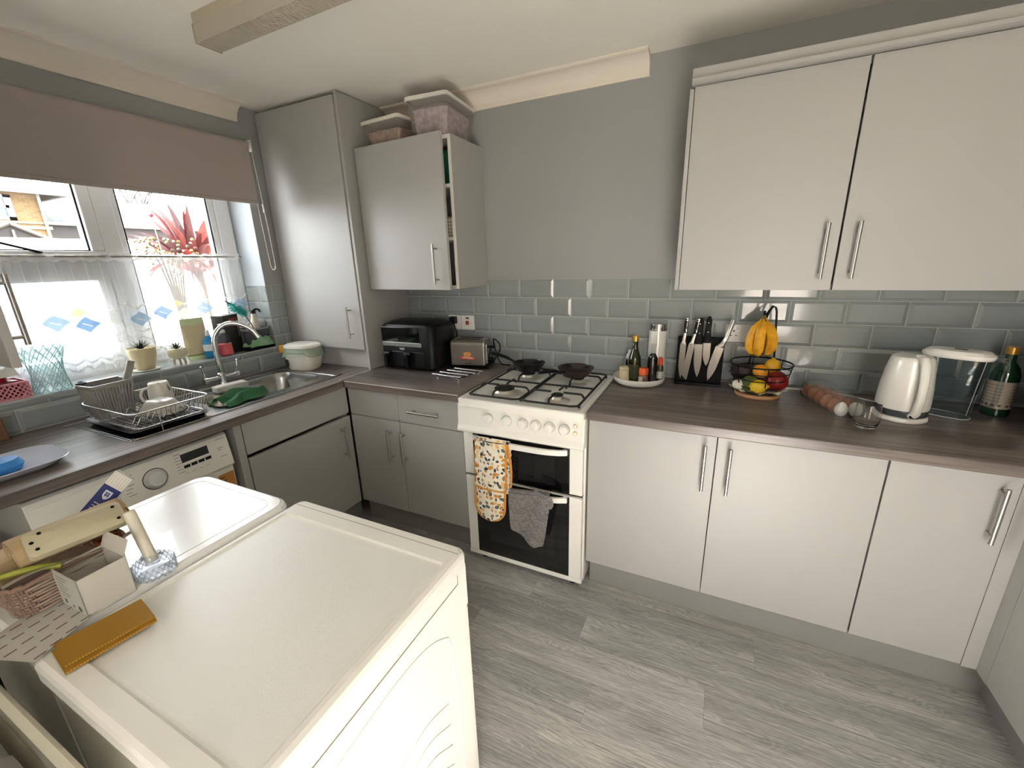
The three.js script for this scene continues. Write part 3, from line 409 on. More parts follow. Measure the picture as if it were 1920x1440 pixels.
// ---------- the two freestanding white appliances ----------
const leather = tex(256, 256, () => { const v = 255 * rnd(0.25, 1); return [v, v, v]; }, [0.22, 0.22], false);
M.topPanel = std('#e6e5df', 0.36, { bumpMap: leather, bumpScale: 0.0005 });
{
  const t = thing('tumble_dryer', 'large white appliance with a textured recessed top panel and embossed side', 'tumble dryer', [1.66, 0, 1.77]);
  const x0 = 1.38, x1 = 1.937, z0 = 1.492, z1 = 2.052, Y = 0.852, cx = (x0 + x1) / 2, cz = (z0 + z1) / 2, w = x1 - x0, d = z1 - z0;
  part('body', box(x0 + 0.006, x1 - 0.004, 0.03, 0.815, z0 + 0.012, z1 - 0.01, 0.006), M.appliance, t);
  for (const [a, b] of [[1.43, 1.56], [1.89, 1.56], [1.43, 2.0], [1.89, 2.0]]) part('foot', cyl(a, 0, b, 0.02, 0.018, 0.031, 12), M.black, t);
  { const ring = (k, y, r, kz = k) => rrRing(w - 2 * k, d - 2 * kz, r, cx, y, cz, 5);
    // worktop frame with a recess
    const rw = (a, b, c2, e, y, r) => rrRing(b - a, e - c2, r, (a + b) / 2, y, (c2 + e) / 2, 5);
    part('top_frame', loft([ring(0, 0.812, 0.02), ring(0, 0.838, 0.02), ring(0.003, 0.847, 0.02), ring(0.01, Y, 0.02), rw(1.399, 1.918, 1.558, 2.012, Y, 0.008), rw(1.404, 1.913, 1.563, 2.007, Y - 0.004, 0.008), rw(1.413, 1.904, 1.572, 1.998, Y - 0.0045, 0.008)], false, false, true, 0.2), M.appliance, t);
    part('top_panel', box(1.412, 1.905, Y - 0.008, Y - 0.0042, 1.571, 1.999), M.topPanel, t); }
  part('seam', [box(x0 + 0.012, x1 - 0.008, Y - 0.001, Y + 0.0004, 1.5205, 1.5218), box(1.7, 1.925, 0.826, 0.8268, z0 - 0.0006, z0 + 0.001)], std('#8b8778', 0.7), t);
  part('fascia', [box(x0 + 0.004, x1 - 0.004, 0.69, 0.812, z0 + 0.002, z0 + 0.02, 0.006)], M.appliance, t); part('front_door_panel', box(x0 + 0.008, x1 - 0.006, 0.03, 0.688, z0 + 0.004, z0 + 0.016, 0.004), M.appliance, t);
  // embossed side: sweeping ridges and a top trim tab
  const ridges = []; for (let i = 0; i < 7; i++) { const y = 0.52 - i * 0.055; ridges.push(tube([[x1 - 0.0052, y - 0.02, 1.98 - i * 0.012], [x1 - 0.0052, y, 1.84], [x1 - 0.0052, y + 0.015, 1.7], [x1 - 0.0052, y - 0.02 - 0.012 * i, 1.61]], 0.0032, 24, 6)); }
  ridges.push(tube([[x1 - 0.0052, 0.72, 2.0], [x1 - 0.0052, 0.735, 1.75], [x1 - 0.0052, 0.7, 1.62], [x1 - 0.0052, 0.6, 1.575], [x1 - 0.0052, 0.1, 1.565]], 0.003, 40, 6));
  part('side_embossing', ridges, M.appliance, t);
  part('side_trim_line', [box(x1 - 0.004, x1 - 0.0024, 0.7805, 0.7818, 1.535, 2.03), box(x1 - 0.004, x1 - 0.0024, 0.7818, 0.812, 1.535, 1.5365)], std('#a8a493', 0.7), t);
}
{
  const t = thing('slim_dishwasher', 'slim white appliance with a smooth rounded top, behind the textured one', 'dishwasher', [1.165, 0, 1.8]);
  const x0 = 0.955, x1 = 1.372, z0 = 1.515, z1 = 2.05, Y = 0.858, cx = (x0 + x1) / 2, cz = (z0 + z1) / 2, w = x1 - x0, d = z1 - z0, ring = (k, y, r) => rrRing(w - 2 * k, d - 2 * k, r, cx, y, cz, 6);
  part('body', box(x0 + 0.004, x1 - 0.004, 0.02, 0.822, z0 + 0.02, z1 - 0.01, 0.006), M.appliance, t);
  part('top', loft([ring(0, 0.822, 0.045), ring(0, 0.842, 0.045), ring(0.004, 0.853, 0.045), ring(0.012, Y, 0.04), ring(0.034, Y, 0.03), ring(0.035, Y - 0.0012, 0.03), ring(0.037, Y - 0.0012, 0.03), ring(0.038, Y, 0.03), ring(0.12, Y, 0.02)], false, true, true, 0.2), phys('#edece8', 0.22, { clearcoat: 0.3 }), t);
  part('front', box(x0 + 0.006, x1 - 0.006, 0.1, 0.82, z0 + 0.004, z0 + 0.02, 0.006), M.appliance, t);
  for (const [a, b] of [[1.0, 1.57], [1.33, 1.57], [1.0, 2.0], [1.33, 2.0]]) part('foot', cyl(a, 0, b, 0.02, 0.018, 0.021, 12), M.black, t);
}
{ // laundry basket behind the appliances
  const t = thing('laundry_basket', 'glossy cream plastic laundry basket with a rolled rim, below the dryer', 'basket', [1.45, 0, 2.28]);
  const ring = (w, d, r, y) => rrRing(w, d, r, 1.42, y, 2.28, 6);
  part('basket_body', loft([ring(0.62, 0.3, 0.05, 0.0), ring(0.68, 0.34, 0.05, 0.74), ring(0.71, 0.376, 0.06, 0.79), ring(0.73, 0.394, 0.065, 0.802), ring(0.716, 0.38, 0.06, 0.812), ring(0.695, 0.36, 0.055, 0.802), ring(0.67, 0.345, 0.05, 0.6), ring(0.6, 0.28, 0.05, 0.02)], true, true), phys('#cfc9b6', 0.2, { clearcoat: 0.5 }), t);
  const gcl = (f, w, h, seed) => sheet(26, 22, (u, v) => [1.2 + u * 0.45 + 0.03 * Math.sin(v * 5 + seed), 0.75 + 0.07 * Math.sin(u * Math.PI) * Math.sin(v * Math.PI) + 0.05 * fbm(u * 9 + seed, v * 9, 4), 2.118 + v * 0.27]);
  const c1 = solo('garment', 'crumpled grey garment lying in the laundry basket', 'clothes', gcl(0, 0, 0, 3), std('#8d8c88', 0.95), [0, 0, 0]);
  solo('garment', 'dark ribbed garment in the laundry basket', 'clothes', sheet(40, 20, (u, v) => [1.12 + u * 0.3, 0.66 + 0.03 * Math.sin(v * 3) + 0.004 * Math.sin(u * 90) + 0.02 * u, 2.3 + v * 0.12]), std('#24232a', 0.95), [0.1, 0.14, 0.02]);
}
// ---------- sink, tap and draining things ----------
{
  const t = thing('sink', 'stainless steel inset sink with two bowls and a drainer', 'sink', [0.32, 0.74, 1.05]);
  const s = shapeOf(rr(0.47, 0.965, 0.025, 4).map(([a, b]) => [0.315 + a, 1.047 + b])); s.holes.push(rectHole(0.135, 0.475, 0.605, 0.965, 0.07), rectHole(0.215, 0.475, 1.0, 1.16, 0.05));
  part('rim', [slab(s, 0.003, 0.0008).translate(0, WT + 0.003, 0), tube([...rr(0.452, 0.945, 0.03, 4), rr(0.452, 0.945, 0.03, 4)[0]].map(([a, b]) => [0.315 + a, WT + 0.003, 1.047 + b]), 0.0028, 160, 6)], M.steel, t);
  const bowl = (x0, x1, z0, z1, r, dep) => { const cx = (x0 + x1) / 2, cz = (z0 + z1) / 2, w = x1 - x0, d = z1 - z0; return loft([[0, 0.002, r], [0.004, -0.004, r], [0.01, -0.03, r], [0.018, -dep + 0.03, r], [0.035, -dep + 0.006, r * 0.8], [0.07, -dep, r * 0.5]].map(([k, y, q]) => rrRing(w - 2 * k, d - 2 * k, Math.max(0.01, q), cx, WT + y, cz, 6)), false, true); };
  part('main_bowl', bowl(0.135, 0.475, 0.605, 0.965, 0.07, 0.16), M.steel, t); part('half_bowl', bowl(0.215, 0.475, 1.0, 1.16, 0.05, 0.09), M.steel, t);
  const ribs = []; for (let i = 0; i < 7; i++) ribs.push(rod([0.15 + i * 0.05, WT + 0.003, 1.2], [0.15 + i * 0.05, WT + 0.003, 1.48], 0.003, 6)); part('drainer_ribs', ribs, M.steel, t);
  part('waste', [cyl(0.305, WT - 0.161, 0.785, 0.035, 0.035, 0.004)], M.chrome, t);
}
{
  const t = thing('mixer_tap', 'chrome swan-neck mixer tap with two lever handles behind the sink', 'tap', [0.105, WT + 0.003, 0.93]);
  const x = 0.105, z = 0.93, y = WT + 0.003;
  part('body', [lathe([[0, 0], [0.026, 0], [0.026, 0.008], [0.018, 0.014], [0.017, 0.05], [0.02, 0.055], [0.02, 0.066], [0.013, 0.072], [0, 0.072]], x, y, z), rod([x, y + 0.045, z - 0.075], [x, y + 0.045, z + 0.075], 0.0115, 16)], M.chrome, t);
  part('spout', tube([[x, y + 0.06, z], [x, y + 0.2, z], [x + 0.005, y + 0.265, z - 0.01], [x + 0.03, y + 0.312, z - 0.045], [x + 0.065, y + 0.318, z - 0.09], [x + 0.105, y + 0.285, z - 0.135], [x + 0.13, y + 0.235, z - 0.155]], 0.0115, 60, 14), M.chrome, t);
  for (const d of [-1, 1]) { const k = part('lever_handle', [rod([x, y + 0.045, z + d * 0.068], [x, y + 0.045, z + d * 0.09], 0.015, 16), tube([[x, y + 0.05, z + d * 0.08], [x + 0.004, y + 0.085, z + d * 0.083], [x + 0.006, y + 0.118, z + d * 0.09]], 0.0042, 12, 8), ball(x + 0.006, y + 0.12, z + d * 0.0905, 0.006)], M.chrome, t); }
}
solo('soap_holder', 'white plastic sponge holder at the edge of the sink bowl', 'sponge holder', [box(-0.03, 0.03, 0, 0.032, -0.075, 0.075, 0.008)], std('#c9c7c1', 0.4), [0.225, WT + 0.004, 0.965], { turn: -0.12 });
{ const g = sheet(30, 16, (u, v) => { const a = (u - 0.5), w = mix(0.085, 0.055, u); return [0.5 + (v - 0.5) * 2 * w * Math.cos(a) + 0.012 * Math.sin(u * 11), WT + 0.01 + 0.04 * Math.sin(Math.PI * v) * (0.5 + 0.5 * Math.sin(u * 3.2)) + 0.012 * Math.sin(v * 16 + u * 4) * Math.sin(Math.PI * v), 1.16 - u * 0.22 + 0.01 * Math.sin(v * 6)]; });
  solo('dishcloth', 'dark green dishcloth draped over the sink divider', 'cloth', g, std('#285c36', 0.9), [-0.06, 0, 0]); }
{ // dish rack on its tray
  const tr = thing('drip_tray', 'black plastic drip tray under the dish rack', 'tray', [0.335, WT + 0.004, 1.37]);
  const ring = (w, d, r, y) => rrRing(w, d, r, 0.335, y, 1.37, 4), y0 = WT + 0.0065; part('tray', loft([ring(0.36, 0.25, 0.02, y0), ring(0.4, 0.28, 0.02, y0 + 0.018), ring(0.392, 0.272, 0.02, y0 + 0.018), ring(0.352, 0.242, 0.02, y0 + 0.005)], true, true), M.black, tr);
  const t = thing('dish_rack', 'steel wire dish rack on the sink drainer', 'dish rack', [0.335, WT + 0.03, 1.37]);
  const xa = 0.165, xb = 0.55, za = 1.235, zb = 1.51, yt = 0.998, yb = WT + 0.032, wire = M.silv, C = (y, k) => [[xa + k, y, za + k], [xb - k, y, za + k], [xb - k, y, zb - k], [xa + k, y, zb - k]];
  const loop = (pts) => { const p = [...pts, pts[0], pts[1]]; const mid = p[0].map((v, i) => (v + p[1][i]) / 2); return [mid, ...pts.slice(1), pts[0], mid]; };
  part('rim', polyTube(loop(C(yt, 0)), 0.0032, 8, 0.03), wire, t); part('base_frame', polyTube(loop(C(yb, 0.02)), 0.0026, 8, 0.02), wire, t);
  const bars = []; for (let i = 0; i <= 15; i++) { const z = mix(za + 0.015, zb - 0.015, i / 15); bars.push(polyTube([[xa, yt, z], [xa + 0.018, yb, z], [xb - 0.02, yb, z], [xb, yt, z]], 0.0011, 4, 0.012)); }
  part('wires', bars, wire, t); const side = []; for (let i = 0; i <= 19; i++) { const x = mix(xa + 0.02, xb - 0.02, i / 19); side.push(rod([x, yt, za], [x, yb, za + 0.02], 0.0011, 4)); } part('side_wires', side, wire, t); const side2 = []; for (let i = 0; i <= 19; i++) { const x = mix(xa + 0.02, xb - 0.02, i / 19); side2.push(rod([x, yt, zb], [x, yb, zb - 0.02], 0.0011, 4)); } part('side_wires', side2, wire, t);
  const waves = []; for (const x of [0.25, 0.285, 0.44, 0.475]) { const p = []; for (let i = 0; i <= 24; i++) p.push([x, yb + 0.016 + 0.013 * Math.sin(i * 1.3), mix(za + 0.03, zb - 0.03, i / 24)]); waves.push(tube(p, 0.0022, 90, 5)); } part('plate_divider', waves, wire, t);
  for (const [x, z] of [[xb - 0.012, zb - 0.09], [xb - 0.012, za + 0.03], [xa + 0.02, zb - 0.09], [xa + 0.02, za + 0.03]]) part('leg', [rod([x, yt - 0.02, z], [x, WT + 0.006, z], 0.0026, 6)], wire, t);
}
{ // cutlery drainer standing in the rack
  const t = thing('cutlery_drainer', 'grey slotted plastic cutlery pot at the end of the dish rack', 'cutlery pot', [0.225, 0.938, 1.435]);
  const w = [0.105, 0.135], pot = (y) => mix(0.8, 1, y / 0.135), bars = [], m = std('#8f8d88', 0.45);
  const ring = (k, y, d = 0) => rrRing(w[0] * k - d, w[1] * k - d, 0.012, 0, y, 0, 3);
  part('base', loft([ring(0.8, 0), ring(0.81, 0.012), ring(0.81, 0.012, 0.006), ring(0.8, 0.004, 0.006)], true, true), m, t, { local: true });
  part('rim', loft([ring(0.98, 0.118), ring(1.08, 0.128), ring(1.08, 0.138), ring(0.99, 0.138, 0.003), ring(0.98, 0.118, 0.003)]), m, t, { local: true });
  for (const [sx, sz, L, ax] of [[1, 0, w[1], 'z'], [-1, 0, w[1], 'z'], [0, 1, w[0], 'x'], [0, -1, w[0], 'x']]) { const n = ax === 'z' ? 11 : 8; for (let i = 0; i <= n; i++) { const q = (i / n - 0.5) * (L - 0.014); const a = ax === 'z' ? [sx * w[0] / 2 * 0.8, 0.004, q * 0.8] : [q * 0.8, 0.004, sz * w[1] / 2 * 0.8], b = ax === 'z' ? [sx * w[0] / 2, 0.125, q] : [q, 0.125, sz * w[1] / 2]; bars.push(rod(a, b, 0.0031, 5)); } for (const y of [0.045, 0.085]) bars.push(ax === 'z' ? rod([sx * w[0] / 2 * pot(y), y, -L / 2 * pot(y) + 0.006], [sx * w[0] / 2 * pot(y), y, L / 2 * pot(y) - 0.006], 0.002, 4) : rod([-L / 2 * pot(y) + 0.006, y, sz * w[1] / 2 * pot(y)], [L / 2 * pot(y) - 0.006, y, sz * w[1] / 2 * pot(y)], 0.002, 4)); }
  part('slats', bars, m, t, { local: true }); t.rotation.y = 0.1;
}
{ const t = thing('table_knife', 'flat steel handle leaning out of the cutlery pot', 'cutlery', [0.232, 0.95, 1.42]); const g = box(-0.004, 0.004, 0, 0.21, -0.013, 0.013, 0.003); g.rotateX(-0.42); part('knife', g, M.brushed, t, { local: true }); }
{ const t = thing('scissors', 'black-handled scissors lying over the cutlery pot rim', 'scissors', [0.18, 1.075, 1.47]); part('finger_loop', [torus(0, 0.004, 0.02, 0.014, 0.0035, 24, 6), torus(-0.026, 0.004, 0.012, 0.012, 0.0035, 24, 6)], M.black, t, { local: true }); part('blade', box(-0.016, 0.0, 0.0, 0.004, -0.1, 0.0, 0.001), M.brushed, t, { local: true }); }
{ // mug upside down
  const t = thing('mug', 'white mug with grey motifs, upside down in the dish rack', 'mug', [0.255, 0.942, 1.275]);
  part('cup', lathe([[0.043, 0], [0.045, 0.002], [0.042, 0.05], [0.036, 0.085], [0.033, 0.092], [0.026, 0.094], [0.024, 0.09], [0, 0.09]]), std('#ffffff', 0.3, { map: canvasTex(256, 128, (c, w, h) => { c.fillStyle = '#d4d1c8'; c.fillRect(0, 0, w, h); c.fillStyle = '#77756f'; for (let i = 0; i < 14; i++) { c.beginPath(); c.ellipse((i * 37) % w + 9, 24 + (i * 29) % 66, 6, 4, i, 0, 7); c.fill(); } }) }), t, { local: true, keepUV: true });
  part('handle', tube([[0, 0.075, 0.036], [0, 0.072, 0.058], [0, 0.05, 0.07], [0, 0.024, 0.064], [0, 0.015, 0.042]], 0.0055, 30, 8), std('#d4d1c8', 0.3), t, { local: true });
}
{ const rg = (k, y) => rrRing(0.15 * k, 0.115 * k, 0.04 * k, 0, y, 0, 6); const g = loft([rg(1.0, 0), rg(1.02, 0.003), rg(0.93, 0.018), rg(0.72, 0.04), rg(0.6, 0.05), rg(0.55, 0.052)], false, true);
  solo('serving_dish', 'grey-white dish turned upside down on the dish rack', 'dish', g, phys('#b9b5ac', 0.25, { clearcoat: 0.4 }), [0.395, 0.94, 1.345], { turn: 0.25 }); }
{ // food-waste caddy
  const t = thing('food_waste_caddy', 'small white food-waste caddy with a bag hanging over its rim, beside the sink', 'caddy', [0.205, WT, 0.5]);
  const ring = (w, d, r, y) => rrRing(w, d, r, 0, y, 0, 7), m = std('#dcd9cc', 0.4);
  part('bucket', loft([ring(0.15, 0.11, 0.04, 0), ring(0.175, 0.13, 0.05, 0.012), ring(0.2, 0.15, 0.06, 0.07), ring(0.19, 0.14, 0.055, 0.12), ring(0.18, 0.13, 0.05, 0.122)], true, true), m, t, { local: true });
  part('lid', loft([ring(0.19, 0.145, 0.06, 0.128), ring(0.21, 0.165, 0.07, 0.138), ring(0.205, 0.16, 0.07, 0.15), ring(0.17, 0.125, 0.055, 0.157), ring(0.1, 0.07, 0.03, 0.158)], true, true), phys('#e3e0d6', 0.25, { clearcoat: 0.3 }), t, { local: true });
  const rings = []; const N = 60; for (let i = 0; i <= 10; i++) { const v = i / 10; rings.push(rr(0.205 + 0.014 * v, 0.155 + 0.012 * v, 0.065, 14).map(([a, b], j) => { const q = j / 60, len = 0.034 + 0.03 * Math.sin(q * 14) * 0.5 + 0.022 * fbm(q * 9, 3, 2), n = 1 + 0.13 * (fbm(q * 22, v * 4 + 8, 3) - 0.5) * (0.4 + v); return [a * n, 0.135 - len * v, -b * n]; })); }
  part('liner_bag', loft(rings), new THREE.MeshPhysicalMaterial({ color: '#b9c9b4', roughness: 0.35, transmission: 0.35, thickness: 0, transparent: true, opacity: 0.85 }), t, { local: true });
  part('label', patch([-0.088, 0.03, 0.056], [-0.045, 0.03, 0.0775], [-0.045, 0.072, 0.0785], [-0.088, 0.072, 0.058]), std('#30373b', 0.5), t, { local: true });
  t.rotation.y = 0.2;
}
solo('sponge', 'orange-yellow scrubbing sponge tucked against the caddy lid', 'sponge', loft([rrRing(0.05, 0.028, 0.01, 0, 0, 0, 3), rrRing(0.056, 0.034, 0.01, 0, 0.02, 0, 3), rrRing(0.048, 0.026, 0.01, 0, 0.045, 0, 3)], true, true), std('#d79a3c', 0.95), [0.085, 1.0, 0.535], { turn: 0.7 });
{ const g = sheet(24, 18, (u, v) => [-0.06 + (u - 0.5) * 0.1 + 0.01 * Math.sin(v * 7), 1.047 + 0.075 * Math.sin(Math.PI * u) ** 0.6 * Math.sin(Math.PI * v) ** 0.6 * (0.1 + 1.1 * fbm(u * 6 + 2, v * 6, 3)), 0.5 + (v - 0.5) * 0.15 + 0.01 * Math.sin(u * 8)]);
  solo('dishcloth', 'pale green cloth crumpled on a black tray at the sill end', 'cloth', g, std('#7fa680', 0.9), [0.02, 0.006, 0.1]); }
// ---------- window sill things ----------
const SY = WY0 + 0.006;
solo('sill_tray', 'flat black tray lying on the sill end', 'tray', loft([rrRing(0.13, 0.17, 0.012, 0, 0, 0, 3), rrRing(0.14, 0.18, 0.012, 0, 0.014, 0, 3), rrRing(0.13, 0.17, 0.012, 0, 0.014, 0, 3), rrRing(0.125, 0.165, 0.012, 0, 0.006, 0, 3)], true, true), M.black, [-0.072, SY, 0.605]);
function pottedPlant(label, x, z, build, leafY, n, len) { const t = thing('succulent_pot', label, 'plant', [x, SY, z], null); build(t); const lv = std('#2f3a2e', 0.6); for (let i = 0; i < n; i++) { const a = i * 2.4, up = 0.35 + 0.9 * (i / n), rings = []; for (let k = 0; k <= 6; k++) { const s = k / 6, r = len * s, w = 0.0065 * (1 - s) ** 0.8 + 0.0003, y = leafY + r * Math.sin(up) * 0.9 + 0.004 * s * s; rings.push([[1, 0], [0.3, 0.5], [-0.3, 0.5], [-1, 0], [-0.3, -0.3], [0.3, -0.3]].map(([p, q]) => [Math.cos(a) * r * Math.cos(up) - Math.sin(a) * p * w, y + q * w, Math.sin(a) * r * Math.cos(up) + Math.cos(a) * p * w])); } part('leaf', loft(rings, true, true), lv, t, { local: true }); } return t; }
pottedPlant('spiky succulent in a tall cream pot on the window sill', -0.068, 1.165, (t) => { part('pot', lathe([[0, 0], [0.034, 0], [0.044, 0.03], [0.054, 0.075], [0.057, 0.104], [0.054, 0.106], [0.05, 0.098], [0, 0.096]], 0, 0.007, 0), std('#d8c9a0', 0.45), t, { local: true }); part('saucer', lathe([[0, 0], [0.05, 0], [0.056, 0.006], [0.052, 0.007], [0, 0.005]]), std('#e2ddd0', 0.4), t, { local: true }); part('soil', lathe([[0, 0.1], [0.05, 0.1]], 0, 0.0, 0).translate(0, 0.004, 0), std('#2a221b', 1), t, { local: true }); }, 0.106, 16, 0.052);
pottedPlant('small succulent in a round cream pot with three legs', -0.062, 1.02, (t) => { part('pot', lathe([[0, 0.026], [0.02, 0.027], [0.038, 0.04], [0.043, 0.06], [0.038, 0.08], [0.034, 0.082], [0.032, 0.076], [0, 0.075]]), std('#cfc6ac', 0.35), t, { local: true }); for (let i = 0; i < 3; i++) { const a = i * 2.1 + 0.4; part('leg', rod([Math.cos(a) * 0.022, 0.032, Math.sin(a) * 0.022], [Math.cos(a) * 0.027, 0, Math.sin(a) * 0.027], 0.0055, 8), std('#b9a888', 0.5), t, { local: true }); } }, 0.078, 13, 0.04);
{ // cut-glass vase: clear wall with raised diagonal ribs
  const t = thing('glass_vase', 'waisted cut-glass vase with crossed diagonal ribs on the sill', 'vase', [-0.045, SY, 1.505]);
  const rad = (v) => 0.058 - 0.011 * Math.sin(Math.PI * clamp(v * 1.05)) ** 1.2 + 0.014 * v ** 3, Hh = 0.185, m = new THREE.MeshPhysicalMaterial({ color: '#f2f8f8', roughness: 0.04, transmission: 0.97, thickness: 0, ior: 1.5 });
  part('wall', lathe([...Array(17).keys()].map((i) => [rad(i / 16), i / 16 * Hh]), 0, 0, 0, 40), m, t, { local: true });
  const ribs = []; for (let k = 0; k < 14; k++) for (const s of [-1, 1]) { const p = []; for (let i = 0; i <= 12; i++) { const v = i / 12 * 0.97 + 0.01, a = k / 14 * 2 * Math.PI + s * v * 1.9; p.push([Math.cos(a) * (rad(v) + 0.001), v * Hh, Math.sin(a) * (rad(v) + 0.001)]); } ribs.push(tube(p, 0.0017, 20, 4)); }
  part('ribs', ribs, new THREE.MeshPhysicalMaterial({ color: '#d2e6e6', roughness: 0.1, transmission: 0.7, thickness: 0 }), t, { local: true });
  part('rim', torus(0, Hh, 0, rad(1), 0.002), m, t, { local: true }); part('base', lathe([[0, 0], [0.058, 0], [0.06, 0.004], [0.056, 0.012], [0, 0.01]]), m, t, { local: true });
}
{ // pink lattice basket with red things
  const t = thing('lattice_basket', 'pink plastic lattice basket at the end of the sill', 'basket', [-0.075, SY, 1.635]);
  const m = std('#d9929a', 0.45), g = [], w = 0.13, d = 0.12, h = 0.062; // w along x, d along z
  part('rim', [polyTube([[0, h, -d / 2], [w / 2, h, -d / 2], [w / 2, h, d / 2], [-w / 2, h, d / 2], [-w / 2, h, -d / 2], [0, h, -d / 2]], 0.0038, 8, 0.012), box(-w / 2, w / 2, 0, 0.005, -d / 2, d / 2)], m, t, { local: true });
  for (const [ax, s, L] of [['x', 1, d], ['x', -1, d], ['z', 1, w], ['z', -1, w]]) for (let i = -3; i < 9; i++) for (const q of [1, -1]) { let a = i / 8 * L - L / 2, b = a + q * 0.045; let ya = 0.004, yb = h; if (q < 0) { a += 0.045; b = a - 0.045; } if (Math.max(a, b) > L / 2 + 0.045 || Math.min(a, b) < -L / 2 - 0.045) continue; const ca = clamp(a, -L / 2, L / 2), cb = clamp(b, -L / 2, L / 2); if (Math.abs(ca - cb) < 0.004) continue; const f = (v) => ya + (yb - ya) * (v - a) / (b - a); g.push(ax === 'x' ? rod([s * w / 2, f(ca), ca], [s * w / 2, f(cb), cb], 0.0026, 4) : rod([ca, f(ca), s * d / 2], [cb, f(cb), s * d / 2], 0.0026, 4)); }
  part('lattice', g, m, t, { local: true });
  solo('tealight_box', 'dark red low box in the pink lattice basket', 'box', box(-0.04, 0.04, 0, 0.062, -0.045, 0.045, 0.004), std('#7e1420', 0.35), [-0.075, SY + 0.005, 1.64], { turn: 0.15 });
  solo('tealight_cup', 'small round red cup on the red box', 'cup', lathe([[0, 0], [0.022, 0], [0.024, 0.018], [0.02, 0.018], [0, 0.014]]), std('#96202a', 0.3), [-0.075, SY + 0.067, 1.635]);
  solo('wrapped_bundle', 'crumpled clear wrapper on the red cup', 'wrapper', sheet(16, 12, (u, v) => [(u - 0.5) * 0.07, 0.03 * Math.sin(Math.PI * u) * fbm(u * 6, v * 6, 3) * 1.6, (v - 0.5) * 0.09]), std('#d8d4cc', 0.4), [-0.075, SY + 0.086, 1.63]);
}
{ // hand soap bottle, pink
  const t = thing('soap_bottle', 'clear pump bottle half full of pink soap on the sill', 'bottle', [-0.03, SY, 0.8]);
  part('bottle', lathe([[0, 0.001], [0.033, 0.001], [0.036, 0.01], [0.034, 0.07], [0.03, 0.105], [0.016, 0.122], [0.012, 0.128]]), M.clearPlastic, t, { local: true });
  part('soap', lathe([[0, 0.003], [0.031, 0.003], [0.034, 0.012], [0.032, 0.065], [0, 0.065]]), std('#dd5a60', 0.3), t, { local: true });
  part('pump', [cyl(0, 0.126, 0, 0.014, 0.013, 0.016), cyl(0, 0.14, 0, 0.004, 0.004, 0.03), box(-0.014, 0.03, 0.166, 0.176, -0.01, 0.01, 0.004)], M.white, t, { local: true }); t.rotation.y = 0.5;
}
{ const t = thing('detergent_bottle', 'bright blue washing-up bottle with a pale label on the sill', 'bottle', [-0.06, SY, 0.862]); part('bottle', lathe([[0, 0], [0.03, 0], [0.032, 0.01], [0.031, 0.08], [0.024, 0.1], [0.012, 0.112], [0.012, 0.12], [0, 0.12]]), phys('#1c8fd0', 0.12, { transmission: 0.35, thickness: 0 }), t, { local: true }); part('cap', cyl(0, 0.118, 0, 0.011, 0.008, 0.03), std('#cfd9dd', 0.3), t, { local: true }); part('label', lathe([[0.0325, 0.04], [0.0322, 0.075]]), std('#cfd9dd', 0.4), t, { local: true }); }
{ // refill pouch
  const t = thing('refill_pouch', 'green and beige refill pouch standing behind the tap', 'pouch', [-0.115, SY, 0.895]); const rg = (w, d, y) => [...Array(24).keys()].map((i) => { const a = i / 24 * 2 * Math.PI; return [Math.cos(a) * d, y, Math.sin(a) * w]; });
  part('pouch', loft([rg(0.055, 0.022, 0), rg(0.06, 0.026, 0.03), rg(0.06, 0.018, 0.12), rg(0.058, 0.003, 0.195), rg(0.056, 0.001, 0.215)], true, true), std('#ffffff', 0.35, { map: canvasTex(64, 128, (c, w, h) => { c.fillStyle = '#c9d6a8'; c.fillRect(0, 0, w, h); c.fillStyle = '#cdbf9c'; c.fillRect(0, 38, w, 62); c.fillStyle = '#7f8f5a'; c.fillRect(0, 100, w, 10); }) }), t, { local: true, keepUV: true });
}
{ // black box with white letters
  const t = thing('detergent_box', 'tall black carton with red swirls and white letters behind the soap', 'carton', [-0.085, SY, 0.74]); const f = canvasTex(128, 256, (c, w, h) => { c.fillStyle = '#17120f'; c.fillRect(0, 0, w, h); c.strokeStyle = '#a23a2a'; c.lineWidth = 5; for (let i = 0; i < 6; i++) { c.beginPath(); c.moveTo(22 + i * 14, 74); c.quadraticCurveTo(34 + i * 14, 40, 60 + i * 10, 22); c.stroke(); } c.fillStyle = '#c8b072'; for (let i = 0; i < 9; i++) c.fillRect(112, 40 + i * 13, 9, 7); c.fillStyle = '#e8e6e2'; c.save(); c.translate(32, 240); c.rotate(-Math.PI / 2); c.font = 'bold 30px sans-serif'; c.fillText('Bold', 0, 0); c.restore(); });
  part('carton', box(-0.035, 0.035, 0, 0.215, -0.055, 0.055, 0.002), std('#17120f', 0.4), t, { local: true }); part('printed_face', patch([0.0356, 0, 0.054], [0.0356, 0, -0.054], [0.0356, 0.214, -0.054], [0.0356, 0.214, 0.054]), std('#ffffff', 0.35, { map: f }), t, { local: true, keepUV: true }); t.rotation.y = 0.3;
}
